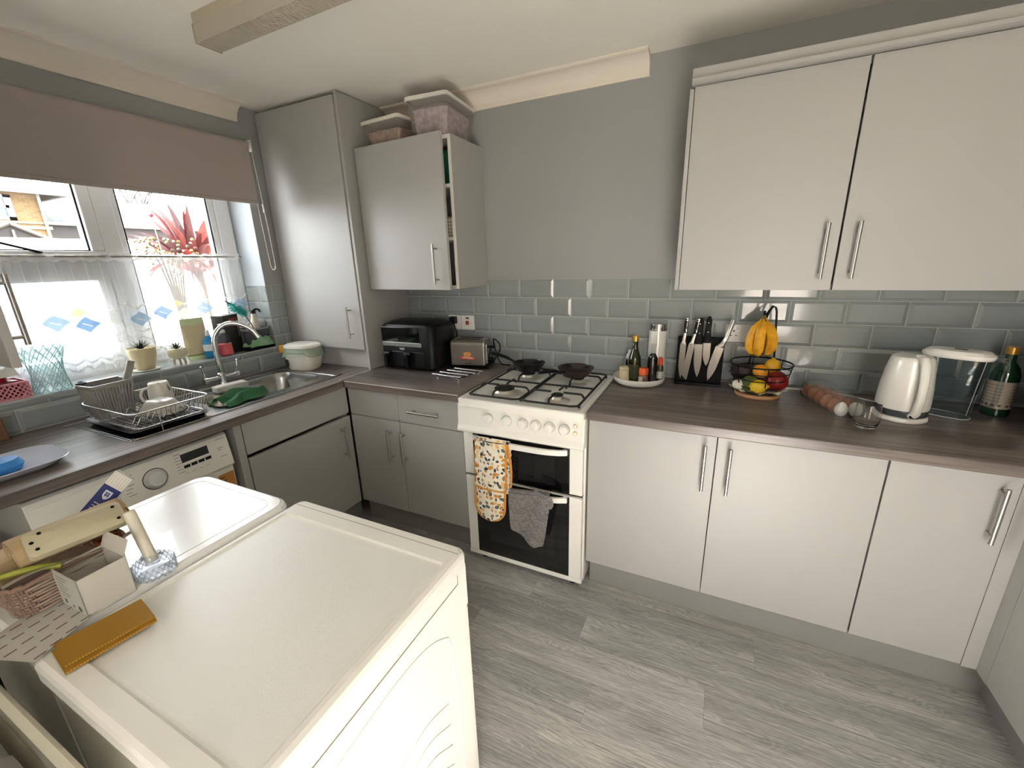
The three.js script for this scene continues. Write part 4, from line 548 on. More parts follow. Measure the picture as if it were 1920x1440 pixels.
{ // dark tub with brushes
  const t = thing('utensil_tub', 'dark grey tub with a pale rim at the sill end', 'tub', [-0.08, SY, 0.6]); const rg = (w, d, y, r) => rrRing(w, d, r, 0, y, 0, 4); part('tub', loft([rg(0.1, 0.13, 0.014, 0.02), rg(0.12, 0.15, 0.118, 0.02), rg(0.112, 0.142, 0.118, 0.02), rg(0.095, 0.125, 0.02, 0.02)], true, true), std('#3b3d40', 0.5), t, { local: true }); part('rim', loft([rg(0.121, 0.151, 0.112, 0.02), rg(0.128, 0.158, 0.118, 0.02), rg(0.128, 0.158, 0.124, 0.02), rg(0.112, 0.142, 0.124, 0.02)]), std('#8e9092', 0.4), t, { local: true });
  const b = thing('bottle_brush', 'turquoise bottle brush leaning from the grey tub', 'brush', [-0.06, SY + 0.03, 0.585]); part('stem', tube([[0, 0, 0], [-0.01, 0.12, 0.02], [-0.02, 0.21, 0.07], [-0.03, 0.26, 0.13]], 0.0028, 30, 6), M.darkMetal, b, { local: true });
  const br = []; for (let i = 0; i < 260; i++) { const s = rnd(), y = 0.17 + s * 0.075, cx = -0.016 - s * 0.012, cz = 0.045 + s * 0.06, a = rnd(2 * Math.PI), r = 0.03 * Math.sin(Math.PI * (0.12 + 0.8 * s)) + 0.006; br.push(rod([cx, y, cz], [cx + Math.cos(a) * r, y + rnd(-0.012, 0.012), cz + Math.sin(a) * r], 0.0011, 3)); } part('bristles', br, std('#18b8ac', 0.6), b, { local: true, kind: 'stuff' });
  const s2 = thing('spray_bottle', 'cream spray bottle with a black trigger at the sill end', 'bottle', [-0.095, SY + 0.021, 0.565]); part('bottle', lathe([[0, 0], [0.026, 0], [0.028, 0.05], [0.024, 0.12], [0.012, 0.165], [0.012, 0.18], [0, 0.18]]), std('#d9d0bd', 0.4), s2, { local: true }); part('trigger', [box(-0.01, 0.01, 0.178, 0.2, -0.014, 0.01, 0.004), tube([[0, 0.197, -0.005], [0, 0.205, -0.025], [0, 0.198, -0.042], [0, 0.185, -0.046]], 0.006, 16, 6)], M.black, s2, { local: true });
}
// blind, curtain
{
  const t = thing('roller_blind', 'taupe roller blind half lowered over the window', 'blind', [0.05, 1.83, 1.12]);
  const z0 = 0.512, z1 = 1.72; part('fabric', box(0.066, 0.068, 1.842, 2.125, z0, z1), M.blind, t); part('tube', rod([0.045, 2.128, z0 - 0.004], [0.045, 2.128, z1], 0.0235, 20), M.blind, t);
  part('bottom_bar', box(0.061, 0.073, 1.834, 1.852, z0, z1, 0.004), M.blind, t);
  part('bracket', [box(-0.008, 0.07, 2.1, 2.158, 0.494, 0.497), rod([0.045, 2.128, 0.497], [0.045, 2.128, 0.509], 0.02, 16)], M.white, t);
  const ch = [], cz = 0.497; for (const [x, top] of [[0.064, 2.128], [0.03, 2.128]]) { const yb = 1.5; for (let y = top; y > yb; y -= 0.0085) ch.push(ball(x + (x > 0.05 ? 1 : -1) * 0.006 * Math.sin((top - y) * 4), y, cz - (top - y) * 0.03, 0.0029, 0.0029, 0.0029, 6)); }
  for (let i = 0; i < 9; i++) { const a = Math.PI * i / 8; ch.push(ball(0.047 + 0.017 * Math.cos(a), 1.5 - 0.017 * Math.sin(a), cz - 0.019, 0.0029, 0.0029, 0.0029, 6)); } part('bead_chain', ch, M.white, t, { kind: 'stuff' });
  part('chain_clip', tube([[0.066, 1.84, 0.489], [0.068, 1.805, 0.488], [0.062, 1.795, 0.488]], 0.004, 12, 6), M.white, t);
}
{
  const t = thing('net_curtain', 'white half-height net curtain with blue diamonds and zigzag bands across the window', 'curtain', [-0.12, 1.05, 1.1]);
  part('rod', rod([-0.162, 1.562, 0.522], [-0.162, 1.572, 1.67], 0.0055, 10), M.brushed, t);
  const Wd = 1.1, Hd = 0.52, draw = (alpha) => (c, w, h) => { // canvas top = curtain top
    const net = alpha ? '#585858' : '#f4f6f8', solid = alpha ? '#d8d8d8' : '#ffffff', X = (m) => m / Wd * w, Yv = (m) => m / Hd * h;
    c.fillStyle = net; c.fillRect(0, 0, w, h); c.fillStyle = alpha ? '#a0a0a0' : '#ffffff'; c.fillRect(0, 0, w, Yv(0.03));
    const zig = (y, a, p, lw, col) => { c.strokeStyle = col; c.lineWidth = lw; c.beginPath(); for (let x = 0, i = 0; x <= w + X(p); x += X(p) / 2, i++) c[i ? 'lineTo' : 'moveTo'](x, Yv(y) + (i % 2 ? Yv(a) : 0)); c.stroke(); };
    for (let i = 0; i < 22; i++) { c.fillStyle = alpha ? '#808080' : '#ffffff'; c.fillRect(i * w / 22, Yv(0.03), 2, h); }
    zig(0.225, 0.03, 0.1, 7, solid); zig(0.34, 0.03, 0.1, 5, solid); zig(0.39, 0.03, 0.09, 5, solid); zig(0.455, 0.022, 0.06, 7, alpha ? '#e8e8e8' : '#c9ced4'); zig(0.485, 0.022, 0.06, 7, alpha ? '#e8e8e8' : '#c9ced4');
    const dia = (x, y, rx, ry, col) => { c.fillStyle = col; c.beginPath(); c.moveTo(x - rx, y); c.lineTo(x, y - ry); c.lineTo(x + rx, y); c.lineTo(x, y + ry); c.fill(); };
    for (let i = 0; i < 11; i++) { const x = X(0.05 + i * 0.1), y = Yv(0.285 + (i % 2) * 0.02); const blue = [0, 2, 3, 5, 6, 8, 10].includes(i); dia(x, y, X(0.045), Yv(0.036), alpha ? (blue ? '#f0f0f0' : '#b0b0b0') : (blue ? (i % 3 ? '#aecbe6' : '#7fa8d8') : '#eceeea')); c.strokeStyle = alpha ? '#ffffff' : (blue ? '#eef4fa' : '#cdd1d2'); c.lineWidth = 5; c.beginPath(); c.moveTo(x - X(0.016), y - Yv(0.006)); c.lineTo(x + X(0.016), y + Yv(0.008)); c.stroke(); dia(x + X(0.05), Yv(0.36) + (i % 2 ? 6 : -4), X(0.042), Yv(0.03), alpha ? '#9a9a9a' : '#f6f6f4'); }
    for (const [x, col] of [[0.33, '#e6dd9a'], [0.72, '#eee6b4']]) dia(X(x), Yv(0.25), X(0.03), Yv(0.022), alpha ? '#d0d0d0' : col);
  };
  const mk = (al) => { const k = canvasTex(1024, 512, draw(al)); if (al) k.colorSpace = THREE.NoColorSpace; return k; };
  const mat = new THREE.MeshPhysicalMaterial({ color: '#ffffff', roughness: 0.95, map: mk(false), alphaMap: mk(true), transparent: true, transmission: 0.14, thickness: 0, side: THREE.DoubleSide });
  const g = sheet(220, 12, (u, v) => { const z = mix(0.535, 1.65, u), fold = 0.011 * Math.sin(u * 58) * Math.sin(u * 13 + 1) + 0.006 * Math.sin(u * 140); return [-0.16 + fold * (0.35 + 0.65 * v), 1.578 - 0.525 * v + 0.004 * Math.sin(u * 120) * (1 - v), z]; });
  const uv = g.attributes.uv; for (let i = 0; i < uv.count; i++) { uv.setXY(i, 1 - uv.getX(i) * (221 / 220), 1 - uv.getY(i)); }
  part('net', g, mat, t, { keepUV: true });
}
// ---------- ceiling light ----------
{
  const t = thing('ceiling_batten_light', 'unlit beige fluorescent batten with a ribbed diffuser on the ceiling', 'ceiling light', [1.3, H - 0.1, 0.9], null, 0);
  // local: length along +x from the visible end, in a frame turned about y
  const L = 1.25, inner = new THREE.Group(); const ang = 0.0; const cream = std('#b9b09c', 0.5), diff = phys('#cfc7b6', 0.35, { transmission: 0.25, thickness: 0 });
  const g0 = box(0, L, 0.052, 0.0852, -0.044, 0.044, 0.002); const end = [box(-0.004, 0.0, -0.002, 0.056, -0.045, 0.045, 0.001)];
  const prof = shapeOf([[-0.042, 0.052], [-0.04, 0.0], [0.04, 0.0], [0.042, 0.052]]); const body = extrude(prof, L); body.rotateY(Math.PI / 2);
  part('tray', g0, cream, t, { local: true }); part('diffuser', body, diff, t, { local: true }); part('end_cap', end, std('#a59a86', 0.5), t, { local: true });
  const ribs = []; for (let i = 0; i < 150; i++) ribs.push(box(0.004 + i * 0.0083, 0.0075 + i * 0.0083, -0.0016, 0.0004, -0.039, 0.039)); part('diffuser_ribs', ribs, diff, t, { local: true });
  t.position.set(0.703, H - 0.0855, 1.048); t.rotation.y = -0.02;
}
// ---------- back worktop, left ----------
{
  const t = thing('air_fryer', 'large black two-drawer air fryer in the corner beside the toaster', 'air fryer', [0.845, WT, 0.21]);
  const w = 0.375, d = 0.25, h = 0.275, ring = (k, y, r, dz = 0, kd = k) => rrRing(w - 2 * k, d - 2 * kd, r, 0, y, dz, 5), m = phys('#0b0b0d', 0.42, { specularIntensity: 0.6 });
  part('body', loft([ring(0.012, 0.012, 0.035), ring(0.0, 0.02, 0.04), ring(0.0, 0.05, 0.04), ring(0.002, 0.24, 0.04), ring(0.012, 0.262, 0.045), ring(0.04, h, 0.05)], true, true), m, t, { local: true });
  for (const [x, z] of [[-0.14, 0.08], [0.14, 0.08], [-0.14, -0.08], [0.14, -0.08]]) part('foot', cyl(x, 0, z, 0.016, 0.016, 0.013, 12), M.black, t, { local: true });
  part('glass_panel', box(-0.165, 0.105, 0.165, 0.25, d / 2 - 0.004, d / 2 + 0.002, 0.003), M.blackGloss, t, { local: true });
  part('silver_strip', box(-0.165, 0.108, 0.14, 0.164, d / 2 - 0.004, d / 2 + 0.003, 0.002), M.silv, t, { local: true });
  part('logo', patch([-0.05, 0.117, d / 2 + 0.0006], [-0.005, 0.117, d / 2 + 0.0006], [-0.005, 0.137, d / 2 + 0.0006], [-0.05, 0.137, d / 2 + 0.0006]), std('#ffffff', 0.5, { map: canvasTex(128, 56, (c, W, Hh) => { c.fillStyle = '#111113'; c.fillRect(0, 0, W, Hh); c.fillStyle = '#f2f2f2'; c.font = 'bold 40px sans-serif'; c.textAlign = 'center'; c.fillText('Tefal', W / 2, 42); }) }), t, { local: true, keepUV: true });
  for (const cx of [-0.09, 0.055]) { const dr = part('drawer', box(cx - 0.075, cx + 0.068, 0.03, 0.112, d / 2 - 0.01, d / 2 + 0.004, 0.006), phys('#121214', 0.35, { specularIntensity: 0.6 }), t, { local: true }); const hx = cx - 0.038; part('drawer_handle', [box(hx - 0.013, hx + 0.013, 0.02, 0.105, d / 2 + 0.004, d / 2 + 0.038, 0.01), box(hx - 0.02, hx + 0.034, 0.092, 0.112, d / 2 + 0.0, d / 2 + 0.034, 0.009)], M.black, dr, { local: true }); }
  t.rotation.y = 0.02;
}
{
  const t = thing('toaster', 'brushed steel two-slice toaster with a bread sticker', 'toaster', [1.145, WT, 0.115]);
  const L = 0.205, D = 0.14, h = 0.165, prof = []; // end profile in (z, y)
  const sh = shapeOf([...[[D / 2, 0.022], [D / 2, h - 0.03]], ...[...Array(7).keys()].map((i) => { const a = i / 6 * Math.PI / 2; return [D / 2 - 0.03 + 0.03 * Math.cos(a), h - 0.03 + 0.03 * Math.sin(a)]; }), ...[...Array(7).keys()].map((i) => { const a = Math.PI / 2 + i / 6 * Math.PI / 2; return [-D / 2 + 0.03 + 0.03 * Math.cos(a), h - 0.03 + 0.03 * Math.sin(a)]; }), [-D / 2, 0.022]]);
  const g = extrude(sh, L, 0.006); g.rotateY(-Math.PI / 2); g.translate(L / 2, 0, 0); part('shell', g, M.brushed, t, { local: true });
  part('base', box(-L / 2 - 0.004, L / 2 + 0.02, 0.0, 0.024, -D / 2 - 0.002, D / 2 + 0.002, 0.008), M.black, t, { local: true });
  for (const z of [-0.025, 0.025]) part('slot', box(-0.07, 0.07, h - 0.002, h + 0.0015, z - 0.011, z + 0.011), M.blackMatte, t, { local: true });
  part('end_panel', box(L / 2 - 0.002, L / 2 + 0.012, 0.024, h - 0.025, -0.05, 0.05, 0.01), M.chrome, t, { local: true });
  part('lever', box(L / 2 + 0.006, L / 2 + 0.045, 0.112, 0.122, -0.016, 0.016, 0.004), M.black, t, { local: true });
  part('dial', rod([L / 2 + 0.01, 0.042, 0], [L / 2 + 0.03, 0.042, 0], 0.014, 16), M.black, t, { local: true });
  part('sticker', patch([-0.045, 0.045, D / 2 + 0.0008], [0.045, 0.045, D / 2 + 0.0008], [0.045, 0.105, D / 2 + 0.0008], [-0.045, 0.105, D / 2 + 0.0008]), std('#ffffff', 0.5, { transparent: true, alphaTest: 0.5, map: canvasTex(180, 120, (c, w, hh) => { c.clearRect(0, 0, w, hh); c.fillStyle = '#e9a05a'; c.beginPath(); c.moveTo(52, 84); c.lineTo(52, 46); c.bezierCurveTo(30, 40, 40, 10, 90, 10); c.bezierCurveTo(140, 10, 150, 40, 128, 46); c.lineTo(128, 84); c.fill(); c.fillStyle = '#d9463c'; c.beginPath(); c.moveTo(4, 62); c.lineTo(176, 74); c.lineTo(176, 104); c.lineTo(30, 98); c.lineTo(4, 90); c.fill(); c.fillStyle = '#ffe9dd'; c.font = 'bold 24px sans-serif'; c.textAlign = 'center'; c.save(); c.translate(92, 90); c.rotate(0.06); c.fillText('IMPROVED', 0, 0); c.restore(); }) }), t, { local: true, keepUV: true });
  part('printed_marks', patch([-0.02, 0.026, D / 2 + 0.0008], [0.025, 0.026, D / 2 + 0.0008], [0.025, 0.036, D / 2 + 0.0008], [-0.02, 0.036, D / 2 + 0.0008]), std('#ffffff', 0.4, { transparent: true, alphaTest: 0.5, map: canvasTex(90, 20, (c) => { c.clearRect(0, 0, 90, 20); c.fillStyle = '#2d2c2a'; for (const [x, w] of [[6, 10], [22, 16], [44, 12], [60, 18]]) c.fillRect(x, 5, w, 9); }) }), t, { local: true, keepUV: true });
  t.rotation.y = 0.2;
  solo('toaster_cable', 'black cable looping from the toaster end down to the worktop', 'cable', tube([[1.265, 0.93, 0.06], [1.3, 0.99, 0.05], [1.29, 1.03, 0.035], [1.25, 1.05, 0.03], [1.27, 0.95, 0.025], [1.3, 0.906, 0.03], [1.36, 0.906, 0.04]], 0.0038, 60, 8), M.black, [0, 0, 0]);
}
function plate(label, x0, x1, y0, y1, detail) { const t = thing('socket_plate', label, 'socket', [(x0 + x1) / 2, y0, 0]); part('plate', box(x0, x1, y0, y1, 0.0, 0.011, 0.003), M.white, t); detail(t); return t; }
plate('white cooker switch with a red rocker on the tiles above the toaster', 1.025, 1.112, 1.098, 1.184, (t) => { part('rocker', box(1.056, 1.078, 1.128, 1.152, 0.011, 0.015, 0.002), std('#a3342c', 0.35), t); part('indicator', box(1.056, 1.08, 1.164, 1.172, 0.0105, 0.0125), M.black, t); part('screw', [rod([1.04, 1.14, 0.01], [1.04, 1.14, 0.0125], 0.003), rod([1.096, 1.14, 0.01], [1.096, 1.14, 0.0125], 0.003)], M.brushed, t); });
plate('white socket beside the cooker switch, behind the air fryer', 0.935, 1.02, 1.098, 1.184, (t) => { part('switch', box(0.95, 0.965, 1.16, 1.175, 0.011, 0.015), M.white, t); });
{ const t = thing('plug', 'black plug and lead in the socket behind the air fryer', 'plug', [0.985, 1.13, 0.03]); part('plug_body', box(0.955, 1.0, 1.135, 1.178, 0.012, 0.045, 0.008), M.black, t); part('lead', tube([[0.985, 1.14, 0.04], [0.998, 1.11, 0.045], [1.005, 1.07, 0.04], [0.985, 1.0, 0.03], [0.99, 0.906, 0.03]], 0.004, 40, 8), M.black, t); }
plate('white double socket on the tiles behind the bananas', 2.47, 2.617, 1.1, 1.182, (t) => { for (const cx of [2.505, 2.582]) { part('pin_holes', [box(cx - 0.003, cx + 0.003, 1.148, 1.157, 0.0105, 0.0115), box(cx - 0.014, cx - 0.007, 1.13, 1.134, 0.0105, 0.0115), box(cx + 0.007, cx + 0.014, 1.13, 1.134, 0.0105, 0.0115)], M.black, t); part('switch', box(cx + 0.008, cx + 0.02, 1.16, 1.175, 0.011, 0.0145, 0.002), M.white, t); } });
{ // trivet of four steel bars
  const t = thing('trivet', 'steel trivet of four parallel bars in front of the toaster', 'trivet', [1.19, WT, 0.345]); const y = 0.02;
  for (let i = 0; i < 4; i++) { const z = 0.075 - i * 0.05, x = -0.015 + i * 0.012; part('bar', rod([x - 0.095, y, z], [x + 0.095, y, z], 0.0048, 10), M.silv, t, { local: true }); }
  part('cross_bar', [rod([-0.07, y - 0.005, 0.085], [-0.05, y - 0.005, -0.085], 0.0035), rod([0.065, y - 0.005, 0.085], [0.085, y - 0.005, -0.085], 0.0035)], M.darkMetal, t, { local: true });
  for (const [x, z] of [[-0.07, 0.08], [-0.05, -0.08], [0.065, 0.08], [0.085, -0.08]]) part('foot', cyl(x, 0, z, 0.005, 0.005, 0.016, 10), M.chrome, t, { local: true }); t.rotation.y = -0.08;
}
// plastic storage boxes on the wall cabinet
function storageBox(label, x, z, w, d, h, turn, fill, lidc) {
  const t = thing('storage_box', label, 'storage box', [x, 2.0765, z], null, turn); const ring = (k, y, r = 0.02) => rrRing(w * k, d * k, r, 0, y, 0, 4);
  part('tub', loft([ring(0.84, 0.001), ring(0.87, 0.01), ring(0.97, h - 0.012), ring(1.0, h - 0.01), ring(1.0, h)], true, false), new THREE.MeshPhysicalMaterial({ color: '#e9e6e2', roughness: 0.18, transmission: 0.85, thickness: 0, ior: 1.3 }), t, { local: true });
  part('lid', loft([ring(1.01, h - 0.012), ring(1.05, h - 0.01), ring(1.05, h + 0.003), ring(0.98, h + 0.009), ring(0.7, h + 0.009)], false, true), std(lidc, 0.35), t, { local: true });
  const pts = (k, y, s) => rrRing(w * k, d * k, 0.02, 0, y, 0, 6).map(([a, b, c], i) => { const n = 1 - 0.14 * fbm(i * 0.7 + s, y * 60, 3); return [a * n, b, c * n]; });
  const fl = [...Array(7).keys()].map((i) => pts(0.82 + 0.1 * i / 6 - (i === 6 ? 0.25 : 0), 0.004 + i / 6 * h * fill, i * 3)); part('contents', loft(fl, true, true), std('#ffffff', 0.5, { map: tex(128, 128, (u, v) => { const k = fbm(u * 9, v * 9, 4, 9, 9); return turn > 0 ? [mix(150, 225, k), mix(132, 210, k), mix(150, 222, k)] : [mix(165, 222, k), mix(128, 196, k), mix(110, 178, k)]; }, [0.15, 0.15]) }), t, { local: true });
}
storageBox('low clear plastic box of pinkish packets on the wall cabinet', 0.795, 0.165, 0.26, 0.25, 0.125, -0.08, 0.7, '#ddd8cc');
storageBox('tall clear plastic box of mauve packets on the wall cabinet', 1.085, 0.17, 0.225, 0.3, 0.17, 0.08, 0.85, '#dcd9d0');
// ---------- round tray with condiments ----------
{
  const cx = 2.108, cz = 0.135; const t = thing('condiment_tray', 'round white tray of bottles on the worktop beside the hob', 'tray', [cx, WT, cz]);
  part('tray', lathe([[0, 0], [0.105, 0], [0.118, 0.012], [0.124, 0.034], [0.121, 0.036], [0.114, 0.016], [0.1, 0.006], [0, 0.006]]), M.enamel, t, { local: true });
  const Y = WT + 0.006;
  { const s = thing('salt_pot', 'squat cream ceramic pot on the round tray', 'pot', [2.045, Y, 0.165]); part('pot', lathe([[0, 0], [0.026, 0], [0.0275, 0.01], [0.0245, 0.05], [0.026, 0.056], [0.0225, 0.062], [0, 0.062]]), std('#cdbf9c', 0.5), s, { local: true }); part('lid', lathe([[0.026, 0.062], [0.026, 0.07], [0.02, 0.075], [0, 0.076]]), std('#c9bb99', 0.5), s, { local: true }); part('fluting', [...Array(18).keys()].map((i) => rod([Math.cos(i * 0.349) * 0.0272, 0.008, Math.sin(i * 0.349) * 0.0272], [Math.cos(i * 0.349) * 0.0245, 0.05, Math.sin(i * 0.349) * 0.0245], 0.0012, 4)), std('#d3c6a6', 0.5), s, { local: true }); }
  { const s = thing('pepper_grinder', 'dark grinder bottle with a white top, behind the cream pot', 'grinder', [2.055, Y, 0.09]); part('jar', lathe([[0, 0], [0.021, 0], [0.022, 0.01], [0.022, 0.085], [0.017, 0.098], [0, 0.098]]), std('#221d22', 0.25), s, { local: true }); part('grinder_head', lathe([[0.018, 0.098], [0.02, 0.105], [0.018, 0.12], [0.012, 0.125], [0.012, 0.142], [0, 0.144]]), M.white, s, { local: true }); part('cap', lathe([[0.021, 0.11], [0.021, 0.15], [0.019, 0.152], [0, 0.152]]), M.clearPlastic, s, { local: true }); }
  { const s = thing('olive_oil_bottle', 'tall dark green oil bottle with a gold cap', 'bottle', [2.088, Y, 0.155]); part('bottle', lathe([[0, 0], [0.029, 0], [0.031, 0.006], [0.031, 0.105], [0.028, 0.125], [0.016, 0.16], [0.0135, 0.175], [0.0135, 0.2], [0, 0.2]]), phys('#2a2c08', 0.06, { transmission: 0.35, thickness: 0, clearcoat: 1 }), s, { local: true }); part('cap', lathe([[0.0145, 0.2], [0.016, 0.204], [0.0165, 0.226], [0.014, 0.229], [0, 0.229]]), std('#c8a04e', 0.3, { metalness: 0.7 }), s, { local: true }); part('label', lathe([[0.0315, 0.02], [0.0315, 0.09]], 0, 0, 0, 30), std('#ffffff', 0.6, { map: canvasTex(128, 64, (c, w, h) => { c.fillStyle = '#2a2c10'; c.fillRect(0, 0, w, h); c.fillStyle = '#b9bb96'; c.fillRect(70, 0, 30, h); c.fillStyle = '#4d5a3a'; for (let i = 0; i < 6; i++) c.fillRect(76, 6 + i * 9, 18, 4); }) }), s, { local: true, keepUV: true }); }
  { const s = thing('steel_canister', 'tall white canister with a steel lid at the back of the tray', 'canister', [2.178, Y, 0.075]); part('canister', lathe([[0, 0], [0.04, 0], [0.041, 0.005], [0.041, 0.245], [0, 0.245]]), phys('#dcdad4', 0.18, { clearcoat: 0.6 }), s, { local: true }); part('lid', lathe([[0.0415, 0.245], [0.042, 0.248], [0.042, 0.276], [0.04, 0.279], [0, 0.279]]), M.chrome, s, { local: true }); }
  { const s = thing('spice_jar', 'small clear spice jar with an orange band', 'jar', [2.135, Y, 0.175]); part('jar', lathe([[0, 0.001], [0.02, 0.001], [0.022, 0.006], [0.022, 0.07], [0.018, 0.078], [0.018, 0.1], [0.02, 0.101], [0.02, 0.118], [0, 0.119]]), M.clearPlastic, s, { local: true }); part('band', lathe([[0.0225, 0.046], [0.0225, 0.07], [0.019, 0.078]]), std('#d65a1e', 0.35), s, { local: true }); part('spice', lathe([[0, 0.003], [0.0195, 0.003], [0.0205, 0.04], [0, 0.042]]), std('#a08468', 0.9), s, { local: true }); part('label', lathe([[0.0227, 0.01], [0.0227, 0.036]], 0, 0, 0, 30), std('#ffffff', 0.6, { map: canvasTex(96, 32, (c, w, h) => { c.fillStyle = '#b8b2a4'; c.fillRect(0, 0, w, h); c.fillStyle = '#6b3d2c'; c.fillRect(0, 0, 30, h); c.fillStyle = '#f2f2ee'; c.fillRect(34, 2, 20, 28); c.fillStyle = '#333'; for (let i = 0; i < 6; i++) c.fillRect(36 + i * 3, 10, 1.5, 16); }) }), s, { local: true, keepUV: true }); }
  { const s = thing('soy_bottle', 'dark sauce bottle with a clear neck and no cap', 'bottle', [2.17, Y, 0.145]); part('bottle', lathe([[0, 0], [0.022, 0], [0.024, 0.005], [0.0235, 0.12], [0.013, 0.14]]), phys('#08060a', 0.08, { clearcoat: 1 }), s, { local: true }); part('neck', lathe([[0.013, 0.14], [0.0115, 0.155], [0.0105, 0.18], [0.0135, 0.182], [0.0135, 0.19], [0.011, 0.191]]), M.clearPlastic, s, { local: true }); }
  { const s = thing('sauce_bottle', 'small bottle with a red-orange cap at the tray edge', 'bottle', [2.205, Y, 0.125]); part('bottle', lathe([[0, 0], [0.014, 0], [0.015, 0.004], [0.014, 0.075], [0.009, 0.09], [0, 0.09]]), phys('#6d5a4c', 0.12, { transmission: 0.5, thickness: 0 }), s, { local: true }); part('cap', lathe([[0.0105, 0.086], [0.011, 0.088], [0.0105, 0.108], [0.0085, 0.122], [0, 0.124]]), std('#dd4a26', 0.35), s, { local: true }); part('label', lathe([[0.0152, 0.02], [0.0148, 0.055]], 0, 0, 0, 24), std('#b9bdae', 0.6), s, { local: true }); }
}
// ---------- knife block ----------
{
  const t = thing('knife_block', 'black upright knife board standing against the tiles', 'knife block', [2.372, WT, 0.075]);
  const g = box(-0.1, 0.1, 0, 0.215, -0.02, 0.02, 0.004); g.rotateX(-0.09); g.translate(0, 0.012, 0.004); part('board', g, phys('#060607', 0.6, { specularIntensity: 0.25 }), t, { local: true }); part('foot_plate', box(-0.101, 0.101, 0, 0.014, -0.035, 0.04, 0.003), M.black, t, { local: true });
  // blade outline: (0,0) = heel; tip downwards
  const knife = (label, x, yTop, blade, bw, lean, kind) => {
    const k = thing('kitchen_knife', label, 'knife', [x, WT + yTop, 0.112 - (yTop - 0.03) * 0.085]);
    const s = kind === 'bread' ? shapeOf([[-bw / 2, 0], [bw / 2, 0], [bw / 2, -blade + 0.006], [bw / 2 - 0.004, -blade], [-bw / 2, -blade + 0.022]]) : new THREE.Shape(); if (kind !== 'bread') { s.moveTo(-bw / 2, 0); s.lineTo(bw / 2, 0); s.lineTo(bw / 2, -blade * 0.5); s.quadraticCurveTo(bw / 2, -blade * 0.8, 0.002, -blade); s.quadraticCurveTo(-bw / 2, -blade * 0.75, -bw / 2, -blade * 0.45); s.closePath(); }
    part('blade', extrude(s, 0.0018, 0.0004), std('#86817b', 0.3, { metalness: 1 }), k, { local: true });
    if (kind === 'steel' || kind === 'bread') { const hl = 0.125, rg = (y, w, d) => rrRing(w, d, Math.min(w, d) * 0.45, (y > 0.02 ? 0.004 : 0), y, 0.001, 4); part('bolster', loft([rg(0, bw, 0.004), rg(0.006, bw * 0.9, 0.007), rg(0.016, 0.016, 0.01), rg(0.06, 0.014, 0.012)], true, true), M.brushed, k, { local: true }); part('handle', loft([rg(0.055, 0.0155, 0.013), rg(0.06, 0.018, 0.015), rg(hl - 0.006, 0.019, 0.016), rg(hl, 0.015, 0.012)], true, true), kind === 'bread' || label.includes('black') ? M.blackGloss : M.silv, k, { local: true }); part('end_cap', loft([rg(hl - 0.012, 0.0195, 0.0165), rg(hl, 0.018, 0.014), rg(hl + 0.003, 0.01, 0.008)], true, true), M.chrome, k, { local: true }); }
    else if (kind === 'tube') { const rg = (y, w, d) => rrRing(w, d, Math.min(w, d) * 0.48, 0.012 * clamp(y * 20), y, 0.001, 4); part('handle', loft([rg(0, bw, 0.004), rg(0.008, bw * 0.8, 0.008), rg(0.022, 0.02, 0.014), rg(0.05, 0.018, 0.015), rg(0.12, 0.022, 0.018), rg(0.133, 0.02, 0.016)], true, true), M.brushed, k, { local: true }); }
    else { const rg = (y, w, d, x2 = 0) => rrRing(w, d, Math.min(w, d) * 0.4, x2, y, 0.001, 4); part('handle', loft([rg(-0.006, bw * 0.95, 0.012), rg(0.015, bw, 0.016, -0.002), rg(0.06, bw * 0.75, 0.016), rg(0.1, bw * 0.8, 0.016, 0.002), rg(0.115, bw * 0.4, 0.01, 0.002)], true, true), M.blackMatte, k, { local: true }); part('rivet', [0.045, 0.088].map((y) => rod([0, y, 0.005], [0, y, 0.0105], 0.0025)), M.chrome, k, { local: true }); }
    k.rotation.z = lean; return k;
  };
  knife('slim kitchen knife with a black capped handle at the hob end of the board', 2.297, 0.192, 0.165, 0.026, -0.02, 'steel');
  knife('square-tipped bread knife second along the knife board', 2.333, 0.19, 0.17, 0.027, -0.13, 'bread');
  knife('chef knife with a broad black riveted handle in the middle of the board', 2.363, 0.203, 0.165, 0.034, 0.02, 'black');
  knife('short knife with a black pointed handle half behind the chef knife', 2.398, 0.21, 0.115, 0.031, 0.02, 'black');
  knife('all-steel chef knife leaning outwards on the board beside the fruit', 2.452, 0.187, 0.165, 0.036, -0.24, 'tube');
}
